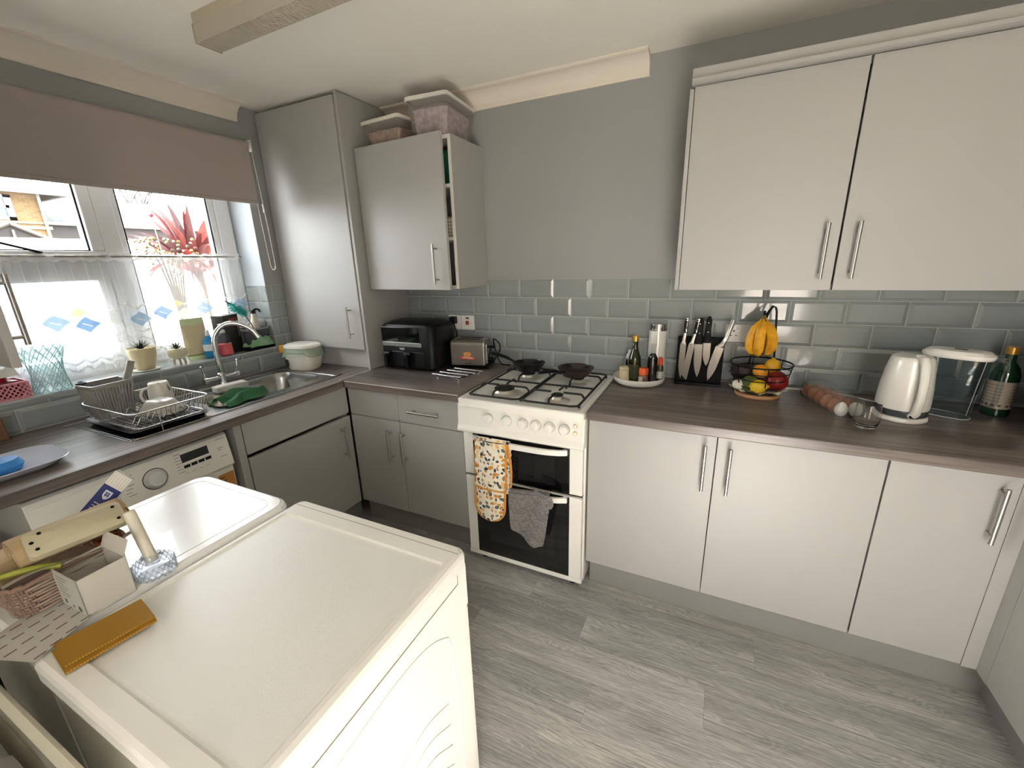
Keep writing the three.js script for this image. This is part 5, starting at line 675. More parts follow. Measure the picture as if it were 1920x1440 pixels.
// ---------- fruit basket ----------
{
  const X = 2.615, Z = 0.165; const t = thing('fruit_basket', 'black wire fruit basket with a banana hook on a wooden base', 'fruit basket', [X, WT, Z]);
  part('wooden_base', lathe([[0, 0], [0.084, 0], [0.087, 0.004], [0.087, 0.013], [0.084, 0.017], [0, 0.017]]), std('#b98a5e', 0.5), t, { local: true });
  const rg = (r, y, k = 0.0028) => torus(0, y, 0, r, k, 64, 8); part('wire_rings', [rg(0.075, 0.022), rg(0.094, 0.05, 0.0022), rg(0.106, 0.083, 0.0022), rg(0.113, 0.112, 0.0022), rg(0.118, 0.142, 0.0034)], M.black, t, { local: true });
  part('wire_ribs', [...Array(6).keys()].map((i) => { const a = i * Math.PI / 3 + 0.35, f = (r, y) => [Math.cos(a) * r, y, Math.sin(a) * r]; return tube([f(0.06, 0.018), f(0.094, 0.05), f(0.106, 0.083), f(0.118, 0.142)], 0.0022, 20, 6); }), M.black, t, { local: true });
  const hx = 0.035; part('hook', [polyTube([[-0.05, 0.02, -0.075], [-0.03, 0.2, -0.07], [0.012, 0.36, -0.06], [0.026, 0.385, -0.05], [0.036, 0.36, -0.05], [0.05, 0.2, -0.06], [0.06, 0.02, -0.07]], 0.0042, 8, 0.02), polyTube([[0.02, 0.378, -0.052], [-0.002, 0.345, -0.03], [-0.012, 0.335, -0.012], [-0.012, 0.355, 0.0]], 0.004, 8, 0.01), ball(-0.012, 0.358, 0.0, 0.006)], M.black, t, { local: true });
  const nap = sheet(40, 6, (u, v) => { const a = u * 2 * Math.PI, r = mix(0.04, 0.108, v) * (1 + 0.1 * Math.sin(a * 9) * v); return [Math.cos(a) * r, 0.022 + 0.016 * v + 0.006 * Math.sin(a * 11) * v, Math.sin(a) * r]; }); solo('paper_napkin', 'crumpled white kitchen paper lining the fruit basket', 'kitchen paper', nap, std('#e2ded4', 0.9), [X, WT, Z]);
  // bananas
  const skin = std('#ffffff', 0.45, { map: tex(128, 256, (u, v) => { const k = fbm(u * 6, v * 10, 3, 6, 10), s = noise(u * 30, v * 60, 30, 60) > 0.93 ? 0.7 : 1; const tip = v < 0.05 ? 0.35 : 1; return [225 * (0.88 + 0.16 * k) * s * tip, 168 * (0.84 + 0.2 * k) * s * tip, 36 * s * tip]; }) });
  const stemM = std('#6d5a1e', 0.7);
  const N = 4; for (let i = 0; i < N; i++) {
    const a = [2.85, 1.8, 0.35, -1.3][i], b = thing('banana', ['yellow banana at the knife side of the hanging bunch', 'foremost yellow banana of the bunch, next to the knife-side one', 'yellow banana at the kettle side of the hanging bunch', 'yellow banana at the back of the hanging bunch, against the tiles'][i], 'banana', [X - 0.012, WT + 0.205, Z + 0.012], 'bananas on the hook'), rings = [];
    for (let k = 0; k <= 18; k++) { const s = k / 18, bulge = Math.sin(Math.PI * (0.08 + 0.84 * s)), out = 0.008 + 0.034 * Math.sin(s * Math.PI * 0.8), y = 0.128 - 0.158 * s, r = 0.0185 * Math.min(1, 0.34 + 1.3 * bulge * bulge) * (s > 0.95 ? 0.55 : 1) * (s < 0.06 ? 0.5 : 1); rings.push([...Array(10).keys()].map((j) => { const q = j / 10 * 2 * Math.PI, rad = r * (1 + 0.07 * Math.cos(q * 5)); return [Math.cos(a) * (out + Math.cos(q) * rad) - Math.sin(a) * Math.sin(q) * rad, y, Math.sin(a) * (out + Math.cos(q) * rad) + Math.cos(a) * Math.sin(q) * rad]; })); }
    part('flesh', loft(rings.reverse(), true, true), skin, b, { local: true, keepUV: true }); part('stalk', tube([[Math.cos(a) * 0.012, 0.115, Math.sin(a) * 0.012], [Math.cos(a) * 0.006, 0.128, Math.sin(a) * 0.006], [0.0, 0.14, 0.0]], 0.0055, 8, 6), stemM, b, { local: true });
  }
  const bump = tex(64, 64, () => { const v = rnd(80, 255); return [v, v, v]; }, [0.03, 0.03], false);
  const fruit = (name, label, x, y, z, rx, ry, rz, mat, extra, tilt = 0) => { const o = thing(name, label, name.split('_').pop(), [X + x, WT + y, Z + z]); part('fruit', ball(0, 0, 0, rx, ry, rz, 24), mat, o, { local: true }); if (extra) extra(o); o.rotation.z = tilt; return o; };
  const nub = (c, px, py, pz, r) => (o) => part('nub', ball(px, py, pz, r, r * 0.8, r, 10), c, o, { local: true });
  fruit('dark_avocado', 'ripe purple-black avocado at the back of the fruit basket', -0.062, 0.098, -0.015, 0.05, 0.032, 0.034, std('#231318', 0.4, { bumpMap: bump, bumpScale: 0.001 }), nub(std('#4a3524', 0.8), -0.05, 0, 0, 0.005), 0.12);
  fruit('green_avocado', 'green avocado beside the lemon in the fruit basket', -0.035, 0.058, 0.045, 0.034, 0.036, 0.034, std('#4a5a22', 0.45, { bumpMap: bump, bumpScale: 0.001 }), nub(std('#5d4a24', 0.8), 0, 0.035, 0, 0.004));
  const lem = std('#d9b41e', 0.4, { bumpMap: bump, bumpScale: 0.0006 });
  fruit('lemon', 'lemon at the front of the fruit basket', -0.005, 0.058, 0.078, 0.034, 0.028, 0.027, lem, (o) => { nub(lem, 0.034, 0, 0, 0.007)(o); nub(lem, -0.033, 0, 0, 0.006)(o); }, 0.1);
  fruit('second_lemon', 'lemon standing on end at the back of the fruit basket', 0.045, 0.125, -0.01, 0.031, 0.036, 0.031, std('#d8a41c', 0.4, { bumpMap: bump, bumpScale: 0.0006 }), nub(lem, 0, 0.036, 0, 0.007));
  fruit('orange', 'small orange lying on top of the lemon and apple', 0.0, 0.115, 0.035, 0.031, 0.028, 0.031, std('#dd9424', 0.4, { bumpMap: bump, bumpScale: 0.0006 }), nub(std('#5e5a22', 0.7), 0.012, 0.01, 0.026, 0.004));
  fruit('red_apple', 'large red apple in the fruit basket, nearest the kettle', 0.062, 0.074, 0.025, 0.045, 0.043, 0.045, std('#7d1a18', 0.3), nub(std('#4a2a18', 0.8), 0, 0.042, 0, 0.005));
  { const o = thing('garlic_bulb', 'white garlic bulb at the edge of the fruit basket', 'garlic', [X - 0.078, WT + 0.052, Z + 0.048]); part('cloves', [...Array(7).keys()].map((i) => ball(Math.cos(i * 0.9) * 0.011, 0, Math.sin(i * 0.9) * 0.011, 0.013, 0.018, 0.013, 12)), std('#ddd5c8', 0.6), o, { local: true }); part('stalk', cyl(0, 0.014, 0, 0.005, 0.003, 0.014, 8), std('#b8a48a', 0.7), o, { local: true }); }
  solo('white_cable', 'white kettle cable lying along the foot of the tiles', 'cable', tube([[2.7, WT + 0.004, 0.04], [2.8, WT + 0.004, 0.035], [2.92, WT + 0.004, 0.05], [3.02, WT + 0.004, 0.12], [3.06, WT + 0.006, 0.2]], 0.0037, 40, 8), M.white, [0, 0, 0]);
}
// ---------- eggs, glass, kettle, jug, bottle, microwave ----------
{
  const t = thing('egg_carton', 'clear plastic egg carton lying by the kettle', 'egg carton', [2.862, WT, 0.235], null, 0.28); const L = 0.29, w = 0.1, ring = (a, b, y, r = 0.012) => rrRing(a, b, r, 0, y, 0, 3);
  const pet = new THREE.MeshPhysicalMaterial({ color: '#eef0ee', roughness: 0.08, transmission: 0.92, thickness: 0, ior: 1.3 });
  part('lower_tray', loft([ring(w * 0.9, L * 0.96, 0.001), ring(w, L, 0.03), ring(w + 0.012, L + 0.012, 0.031)], true, false), pet, t, { local: true });
  part('lid', loft([ring(w + 0.01, L + 0.01, 0.033), ring(w - 0.004, L - 0.004, 0.034), ring(w * 0.88, L * 0.95, 0.064), ring(w * 0.8, L * 0.9, 0.067)], false, true), pet, t, { local: true });
  const brown = ['#a8643c', '#9c5834', '#b27048', '#a25e3e'].map((c) => std(c, 0.5)), whiteEgg = std('#e4e0d8', 0.45), c = Math.cos(0.28), s = Math.sin(0.28);
  const eg = lathe([...Array(17).keys()].map((i) => { const a = i / 16 * Math.PI, y = -Math.cos(a); return [0.0205 * Math.sin(a) * (1 - 0.12 * y), 0.027 * y]; }), 0, 0, 0, 20);
  for (let r = 0; r < 6; r++) for (const q of [-1, 1]) { const lx = q * 0.0235, lz = -0.12 + r * 0.048, x = 2.862 + lx * c + lz * s, z = 0.235 - lx * s + lz * c, wht = r === 5; const m = solo('egg', wht ? 'white egg at the front end of the clear carton' : 'brown egg in the clear carton', 'egg', eg.clone(), wht ? whiteEgg : brown[(r * 2 + (q > 0)) % 4], [x, WT + 0.0295, z], { group: wht ? 'white eggs in the carton' : 'brown eggs in the carton', rot: [rnd(-0.15, 0.15), 0, rnd(-0.15, 0.15)] }); }
}
{ const t = thing('glass_tumbler', 'clear stemless glass on the worktop in front of the eggs', 'glass', [2.925, WT, 0.45]); part('glass_body', lathe([[0, 0.001], [0.024, 0.001], [0.032, 0.008], [0.0375, 0.03], [0.037, 0.06], [0.033, 0.088], [0.0322, 0.088], [0.0357, 0.06], [0.036, 0.03], [0.03, 0.011], [0, 0.009]]), new THREE.MeshPhysicalMaterial({ color: '#ffffff', roughness: 0.0, transmission: 1, thickness: 0.002, ior: 1.45 }), t, { local: true }); }
{
  const t = thing('kettle', 'white plastic electric kettle with a curved handle', 'kettle', [3.062, WT, 0.29]); const m = phys('#dedcd5', 0.28, { clearcoat: 0.4 });
  part('power_base', lathe([[0, 0], [0.074, 0], [0.078, 0.004], [0.077, 0.014], [0.07, 0.02], [0, 0.02]]), m, t, { local: true });
  part('grey_band', lathe([[0.072, 0.021], [0.0755, 0.023], [0.0755, 0.044], [0.075, 0.045]]), std('#3e4346', 0.25), t, { local: true });
  part('body', lathe([[0.0755, 0.045], [0.0765, 0.07], [0.074, 0.12], [0.067, 0.18], [0.06, 0.218], [0.056, 0.228], [0.05, 0.233], [0, 0.236]], 0, 0, 0, 48), m, t, { local: true });
  const rings = [[0.05, 0.234, 0.013, 0.008], [0.07, 0.232, 0.0135, 0.01], [0.086, 0.215, 0.014, 0.011], [0.098, 0.16, 0.0135, 0.011], [0.102, 0.1, 0.013, 0.011], [0.094, 0.05, 0.0135, 0.012], [0.078, 0.03, 0.015, 0.014]].map(([q, y, w, d], i, A) => { const p = A[Math.max(0, i - 1)], n = A[Math.min(A.length - 1, i + 1)], tx = n[0] - p[0], ty = n[1] - p[1], l = Math.hypot(tx, ty), nx = -ty / l, ny = tx / l; return [...Array(12).keys()].map((j) => { const a = j / 12 * 2 * Math.PI; return [Math.cos(a) * w, y + Math.sin(a) * d * ny, q + Math.sin(a) * d * nx]; }); });
  part('handle', loft(rings, true, true), m, t, { local: true }); part('lid_button', lathe([[0, 0.008], [0.012, 0.008], [0.014, 0], [0, 0]], 0, 0.236, 0.045, 20), m, t, { local: true }); part('switch', box(-0.013, 0.013, 0.026, 0.04, 0.082, 0.094, 0.004), M.black, t, { local: true });
  part('spout', loft([[[-0.03, 0.19, -0.058], [0.03, 0.19, -0.058], [0, 0.17, -0.066]], [[-0.02, 0.228, -0.055], [0.02, 0.228, -0.055], [0, 0.23, -0.078]]], true, true), m, t, { local: true }); t.rotation.y = 0.12;
}
{
  const t = thing('water_filter_jug', 'clear water filter jug with a white lid beside the kettle', 'jug', [3.213, WT, 0.2]); const m = new THREE.MeshPhysicalMaterial({ color: '#e4eaec', roughness: 0.03, transmission: 1, thickness: 0, ior: 1.4 });
  const ring = (a, b, y, dx = 0) => [...Array(32).keys()].map((i) => { const q = i / 32 * 2 * Math.PI; return [dx + Math.sign(Math.cos(q)) * Math.abs(Math.cos(q)) ** 0.75 * a, y, -Math.sign(Math.sin(q)) * Math.abs(Math.sin(q)) ** 0.75 * b]; });
  part('jug_edge', [tube(ring(0.088, 0.05, 0.22), 0.0014, 80, 5, true), tube(ring(0.072, 0.0435, 0.004), 0.0018, 80, 5, true), ...[3, 13, 19, 29].map((i) => rod(ring(0.0745, 0.0455, 0.02)[i], ring(0.0885, 0.0505, 0.22)[i], 0.0013, 5))], new THREE.MeshPhysicalMaterial({ color: '#dfe6e8', roughness: 0.08, transmission: 0.5, thickness: 0 }), t, { local: true }); part('jug_body', loft([ring(0.07, 0.042, 0.001), ring(0.074, 0.045, 0.02), ring(0.088, 0.05, 0.22)], true, false), m, t, { local: true });
  part('hopper', loft([ring(0.05, 0.034, 0.075), ring(0.078, 0.044, 0.1), ring(0.084, 0.047, 0.215)], true, false), m, t, { local: true });
  part('water', loft([ring(0.067, 0.039, 0.003), ring(0.072, 0.043, 0.062)], true, true), new THREE.MeshPhysicalMaterial({ color: '#ffffff', roughness: 0, transmission: 1, thickness: 0, ior: 1.33 }), t, { local: true });
  part('lid', loft([ring(0.09, 0.052, 0.218), ring(0.094, 0.055, 0.224), ring(0.094, 0.055, 0.232), ring(0.08, 0.045, 0.244), ring(0.04, 0.02, 0.247)], true, true), M.white, t, { local: true }); part('lid_indicator', box(-0.012, 0.022, 0.2445, 0.2475, -0.008, 0.012), M.black, t, { local: true });
  part('handle', [polyTube([[0.088, 0.215, 0], [0.118, 0.215, 0], [0.118, 0.06, 0], [0.08, 0.045, 0]], 0.008, 10, 0.02), box(0.07, 0.122, 0.218, 0.23, -0.016, 0.016, 0.004)], m, t, { local: true }); t.rotation.y = -0.55;
}
{ const t = thing('wine_bottle', 'green glass bottle with a gold cap and beige label behind the jug', 'bottle', [3.378, WT, 0.135]); part('bottle', lathe([[0, 0], [0.036, 0], [0.038, 0.006], [0.038, 0.15], [0.032, 0.175], [0.016, 0.2], [0.0145, 0.235], [0, 0.235]]), phys('#123a22', 0.08, { transmission: 0.3, thickness: 0, clearcoat: 1 }), t, { local: true }); part('cap', lathe([[0.0155, 0.226], [0.0165, 0.229], [0.0165, 0.25], [0.0145, 0.252], [0, 0.252]]), std('#b98a3e', 0.3, { metalness: 0.6 }), t, { local: true }); part('label', lathe([[0.0385, 0.03], [0.0385, 0.13]], 0, 0, 0, 32), std('#ffffff', 0.7, { map: canvasTex(256, 128, (c, w, h) => { c.fillStyle = '#a89b8c'; c.fillRect(0, 0, w, h); c.fillStyle = '#857868'; for (let i = 0; i < 6; i++) c.fillRect(10, 16 + i * 15, w - 20, 4); c.fillStyle = '#3b332b'; for (let i = 0; i < 14; i++) c.fillRect(8 + i * 18, 108, 9, 9); }) }), t, { local: true, keepUV: true }); }
{
  const t = thing('microwave', 'black and silver microwave in the right-hand corner of the worktop', 'microwave', [3.655, WT, 0.27], null, -0.42);
  part('body', box(-0.23, 0.23, 0.012, 0.28, -0.16, 0.15, 0.006), std('#2b2b2d', 0.4), t, { local: true }); for (const [x, z] of [[-0.2, 0.12], [0.2, 0.12], [-0.2, -0.12], [0.2, -0.12]]) part('foot', cyl(x, 0, z, 0.012, 0.012, 0.013, 10), M.black, t, { local: true });
  part('door', box(-0.23, 0.13, 0.05, 0.25, 0.15, 0.172, 0.004), M.blackGloss, t, { local: true }); part('silver_frame', [box(-0.234, 0.232, 0.252, 0.284, 0.148, 0.174, 0.003), box(-0.234, 0.232, 0.012, 0.048, 0.148, 0.174, 0.003), box(-0.236, -0.226, 0.045, 0.255, 0.15, 0.176, 0.003)], std('#8d8b87', 0.35, { metalness: 0.6 }), t, { local: true }); part('control_strip', box(0.132, 0.23, 0.05, 0.25, 0.15, 0.17, 0.003), M.black, t, { local: true });
}
// ---------- things at the far left ----------
{ const t = thing('soap_dish', 'white shallow dish with a blue sponge at the worktop end', 'dish', [0.45, WT, 1.82]); const rg = (w, d, y, r) => rrRing(w, d, r, 0, y, 0, 6); part('dish', loft([rg(0.16, 0.2, 0, 0.05), rg(0.2, 0.25, 0.012, 0.06), rg(0.24, 0.29, 0.028, 0.07), rg(0.236, 0.286, 0.03, 0.07), rg(0.19, 0.24, 0.014, 0.06), rg(0.15, 0.19, 0.006, 0.05)], true, true), phys('#c7cbd8', 0.25, { clearcoat: 0.3 }), t, { local: true }); solo('blue_scrubber', 'bright blue rounded scrubber lying in the white dish', 'scrubber', loft([rrRing(0.08, 0.13, 0.03, 0, 0, 0, 5), rrRing(0.1, 0.15, 0.045, 0, 0.018, 0, 5), rrRing(0.08, 0.13, 0.04, 0, 0.036, 0, 5), rrRing(0.04, 0.08, 0.02, 0, 0.042, 0, 5)], true, true), std('#2b7fc4', 0.5), [0.45, WT + 0.008, 1.84]); }
solo('chopping_board', 'wooden chopping board leaning against the window wall at the worktop end', 'board', box(-0.009, 0.009, 0, 0.1, -0.11, 0.11, 0.004), std('#6b4a34', 0.6), [0.05, WT + 0.001, 1.8], { rot: [0, 0, 0.12] });
// ---------- things on the two appliances ----------
const AY = 0.858;
{ // wicker basket
  const t = thing('wicker_basket', 'small whitewashed wicker basket full of papers on the slim appliance', 'basket', [1.172, AY, 1.94]); const w = 0.215, d = 0.185, hh = 0.075, m = std('#8c7263', 0.8), m2 = std('#a68f7f', 0.8), strands = [], stakes = [];
  const P = (q, y, o) => { const k = 0.9 + 0.12 * y / hh, pts = rr(w * k, d * k, 0.03, 10); const n = pts.length, f = ((q % 1) + 1) % 1 * n, i = Math.floor(f), u = f - i, a = pts[i % n], b = pts[(i + 1) % n], x = mix(a[0], b[0], u), z = mix(a[1], b[1], u), l = Math.hypot(x, z); return [x * (1 + o / l), y, -z * (1 + o / l)]; };
  for (let r = 0; r < 10; r++) { const p = []; for (let i = 0; i < 88; i++) p.push(P(i / 88, 0.006 + r * 0.0072, (i % 2 === r % 2 ? 1 : -1) * 0.0022)); strands.push(tube(p, 0.0028, 240, 5, true)); }
  for (let i = 0; i < 44; i++) stakes.push(rod(P(i / 44, 0, 0), P(i / 44, hh, 0), 0.002, 5));
  part('weave', strands, m2, t, { local: true }); part('stakes', stakes, m, t, { local: true }); const rim = []; for (let i = 0; i < 60; i++) rim.push(P(i / 60, hh + 0.003 * Math.sin(i * 1.5), 0)); part('rim', [tube(rim, 0.005, 160, 6, true)], m, t, { local: true }); part('bottom', slab(shapeOf(rr(w * 0.9, d * 0.9, 0.03, 6)), 0.004).translate(0, 0.006, 0), m, t, { local: true });
}
{ // rolled brown-paper mailer lying over the basket, with a cream plastic case on it
  const t = thing('paper_mailer', 'rolled beige padded mailer lying across the wicker basket', 'mailer', [1.215, 0.968, 1.905], null, 1.52); const rings = [], sp = []; for (let i = 0; i <= 10; i++) { const x = mix(-0.09, 0.085, i / 10); const r = []; for (let j = 0; j < 30; j++) { const a = j / 30 * 2 * Math.PI, k = 1 + 0.05 * fbm(i * 0.6, j * 0.4, 2); r.push([x, Math.sin(a) * 0.03 * k, Math.cos(a) * 0.043 * k]); } rings.push(r); }
  const inner = rings.map((r) => r.map(([x, y, z]) => [x, y * 0.82, z * 0.88])); part('roll', loft([...inner.slice().reverse(), ...rings]), std('#b59d78', 0.8), t, { local: true }); part('inner_core', loft([0, 1].map((i) => [...Array(16).keys()].map((j) => { const a = j / 16 * 2 * Math.PI; return [mix(-0.087, 0.08, i), -0.01 + Math.sin(a) * 0.016, 0.006 + Math.cos(a) * 0.02]; })), true, true), std('#c8b69a', 0.7), t, { local: true });
  const c = thing('plastic_case', 'cream plastic casing with dark screw holes lying on the rolled mailer', 'casing', [1.262, 0.985, 1.91], null, 1.42); const g = loft([rrRing(0.15, 0.062, 0.01, 0, 0, 0, 4), rrRing(0.147, 0.06, 0.01, 0, 0.012, 0, 4), rrRing(0.135, 0.046, 0.008, 0, 0.017, 0, 4)], true, true); g.rotateX(0.55); part('shell', g, std('#b9b094', 0.45), c, { local: true });
  const holes = [[-0.06, 0.018], [0.06, 0.018], [-0.05, -0.016], [0.06, -0.015], [-0.064, 0.0]].map(([x, z]) => { const k = cyl(x, 0.0165, z, 0.0034, 0.0034, 0.001, 12); k.rotateX(0.55); return k; }); for (const k of holes) part('screw_hole', k, M.black, c, { local: true });
}
solo('cream_block', 'small cream wooden block at the end of the wicker basket', 'block', box(-0.03, 0.03, 0, 0.05, -0.04, 0.04, 0.004), std('#c3ab84', 0.6), [1.155, 0.905, 1.985], { turn: 0.2 });
{ const g = sheet(20, 6, (u, v) => { const x = (u - 0.5) * 0.2; return [x, 0.006 * Math.sin(u * 7) + 0.018 * (v - 0.5), (v - 0.5) * 0.05]; }); solo('yellow_green_strap', 'yellow-green cable end with a silver connector over the basket edge', 'cable', [tube([[-0.09, 0.0, 0.03], [-0.04, 0.012, 0.01], [0.02, 0.012, 0.0], [0.06, 0.004, 0.0]], 0.006, 30, 8)], std('#8f9330', 0.5), [1.25, 0.938, 2.0], { turn: 0.9 }); solo('paper_leaflet', 'folded white leaflet sticking out under the mailer', 'paper', g, std('#b9b6ac', 0.8), [1.275, 0.94, 1.93], { turn: 1.45 }); }
{ const t = thing('copper_wire', 'loose copper-coloured ribbon curled in the wicker basket', 'ribbon', [1.25, 0.928, 1.87]); const p = []; for (let i = 0; i < 50; i++) p.push([0.022 * Math.cos(i * 0.8) + i * 0.0004, 0.008 * Math.sin(i * 0.5) + 0.004, 0.02 * Math.sin(i * 0.8)]); part('ribbon', tube(p, 0.003, 200, 5), std('#9b5a3a', 0.3, { metalness: 0.6 }), t, { local: true }); }
{ // white open carton
  const t = thing('small_white_box', 'small white open carton standing on the slim appliance', 'box', [1.328, AY, 1.928], null, 1.6); const w = 0.078, d = 0.094, h = 0.084, q = 0.0012, m = std('#c9c5bb', 0.65);
  part('long_side', box(-w / 2, w / 2, 0, h, d / 2 - q, d / 2), m, t, { local: true }); part('long_side', box(-w / 2, w / 2, 0, h, -d / 2, -d / 2 + q), m, t, { local: true }); part('bottom', box(-w / 2, w / 2, 0, q, -d / 2, d / 2), m, t, { local: true });
  part('printed_end', box(-w / 2, -w / 2 + q, 0, h, -d / 2, d / 2), m, t, { local: true }); part('print', patch([-w / 2 - 0.0006, 0, -d / 2], [-w / 2 - 0.0006, 0, d / 2], [-w / 2 - 0.0006, h, d / 2], [-w / 2 - 0.0006, h, -d / 2]), std('#ffffff', 0.65, { map: canvasTex(128, 128, (c) => { c.fillStyle = '#b9bab2'; c.fillRect(0, 0, 128, 128); c.fillStyle = '#85877f'; for (let i = 0; i < 7; i++) c.fillRect(14, 14 + i * 11, 60 - (i * 13) % 30, 4); c.fillStyle = '#4c4c46'; c.beginPath(); c.arc(96, 108, 10, 0, 7); c.fill(); c.fillRect(20, 96, 12, 16); c.fillRect(60, 104, 8, 10); }) }), t, { local: true, keepUV: true });
  part('end_side', box(w / 2 - q, w / 2, 0, h, -d / 2, d / 2), m, t, { local: true }); const fl = box(0, 0.032, 0, q, -d / 2 + 0.003, d / 2 - 0.003); fl.rotateZ(1.15); fl.translate(w / 2 - 0.001, h, 0); part('flap', fl, m, t, { local: true });
}
{ // candle in a glass holder, leaning
  const t = thing('candle_holder', 'round textured clear glass candle holder on the slim appliance', 'candle holder', [1.352, AY, 1.842]); const m = new THREE.MeshPhysicalMaterial({ color: '#eff1f4', roughness: 0.05, transmission: 0.92, thickness: 0, ior: 1.5 }); const rib = []; for (let k = 0; k < 22; k++) for (const s of [-1, 1]) { const p = []; for (let i = 0; i <= 5; i++) { const a = k / 22 * 2 * Math.PI + s * i * 0.09; p.push([Math.cos(a) * 0.0375, 0.004 + i * 0.0055, Math.sin(a) * 0.0375]); } rib.push(tube(p, 0.0014, 10, 4)); }
  part('dish', lathe([[0, 0], [0.034, 0], [0.037, 0.004], [0.037, 0.03], [0.035, 0.033], [0.018, 0.034], [0.017, 0.05], [0.0145, 0.051], [0.0135, 0.028], [0, 0.026]]), m, t, { local: true }); part('cut_pattern', rib, m, t, { local: true });
  const c = thing('candle', 'cream pillar-thin candle leaning in the glass holder', 'candle', [1.352, AY + 0.03, 1.842]); const g = lathe([[0, 0], [0.011, 0], [0.011, 0.118], [0.009, 0.122], [0.003, 0.119], [0, 0.119]]); g.rotateZ(0.4); g.rotateX(-0.02); part('wax', g, std('#ddd6c4', 0.45), c, { local: true }); const wk = tube([[0, 0.118, 0], [0.0005, 0.126, 0], [-0.003, 0.131, 0.002]], 0.001, 10, 5); wk.rotateZ(0.4); wk.rotateX(-0.02); part('wick', wk, M.black, c, { local: true });
}
{ // blue and white cleaning-card
  const t = thing('blue_card_box', 'slim blue and white carton with a shield emblem leaning from the basket', 'carton', [1.135, 0.943, 1.862], null, 0.75); const g = box(-0.02, 0.02, 0, 0.13, -0.006, 0.006, 0.001); const tilt = (q) => q.rotateZ(-0.75).rotateX(-0.25); part('carton', tilt(g), std('#cfcdc6', 0.5), t, { local: true });
  const f = canvasTex(96, 288, (c, w, h) => { c.fillStyle = '#d6d3ca'; c.fillRect(0, 0, w, h); c.strokeStyle = '#aaa79e'; c.lineWidth = 2; for (let i = 0; i < 6; i++) { c.beginPath(); c.moveTo(10 + i * 15, 4); c.lineTo(10 + i * 15, 70); c.stroke(); } c.fillStyle = '#222c6e'; c.fillRect(0, 78, w, h - 78); c.fillStyle = '#d9dbe2'; c.beginPath(); c.moveTo(28, 100); c.lineTo(68, 100); c.lineTo(68, 126); c.quadraticCurveTo(64, 142, 48, 150); c.quadraticCurveTo(32, 142, 28, 126); c.fill(); c.fillStyle = '#222c6e'; c.fillRect(36, 110, 24, 5); c.fillRect(36, 122, 24, 5); c.fillRect(40, 110, 5, 24); c.fillRect(52, 110, 5, 24); c.fillStyle = '#b9bccb'; for (let i = 0; i < 3; i++) c.fillRect(20, 176 + i * 16, 54 - i * 14, 6); });
  part('printed_face', tilt(patch([-0.02, 0, 0.0067], [0.02, 0, 0.0067], [0.02, 0.13, 0.0067], [-0.02, 0.13, 0.0067])), std('#ffffff', 0.5, { map: f }), t, { local: true, keepUV: true });
}
{ // printed sheet and the ochre board
  const sp = canvasTex(256, 256, (c) => { c.fillStyle = '#b7b4ac'; c.fillRect(0, 0, 256, 256); c.fillStyle = '#6a5348'; for (let i = 0; i < 5; i++) for (let j = 0; j < 5; j++) { c.save(); c.translate(28 + i * 50, 26 + j * 50 + (i % 2) * 14); c.rotate(1.35); c.fillRect(-16, -3, 32, 6); c.restore(); } c.fillStyle = '#8b8378'; for (let i = 0; i < 60; i++) c.fillRect((i * 71) % 256, (i * 113) % 256, 2, 2); });
  const g = sheet(12, 12, (u, v) => [(u - 0.5) * 0.14, 0.001 + 0.006 * (1 - v) * u, (v - 0.5) * 0.13]); solo('patterned_paper', 'sheet of off-white paper with brown dashes under the carton', 'paper', g, std('#ffffff', 0.8, { map: sp, side: THREE.DoubleSide }), [1.325, AY + 0.0005, 2.015], { turn: 0.35, keepUV: true });
  const och = std('#cc962c', 0.6, { map: tex(64, 64, (u, v) => { const k = 0.85 + 0.15 * Math.sin(u * 6.28 * 12); return [235 * k, 235 * k, 235 * k]; }, [0.05, 0.05]) });
  solo('ochre_card', 'ochre ribbed card folder lying on the dryer, upper one', 'card', box(-0.039, 0.039, 0, 0.004, -0.062, 0.062), och, [1.45, 0.8605, 1.968], { rot: [0.0, -0.16, 0.0] });
  solo('ochre_card', 'ochre ribbed card folder on the dryer, beneath the other one', 'card', box(-0.04, 0.04, 0, 0.004, -0.063, 0.063), och, [1.458, 0.8555, 1.972], { rot: [0.0, -0.12, 0] });
}
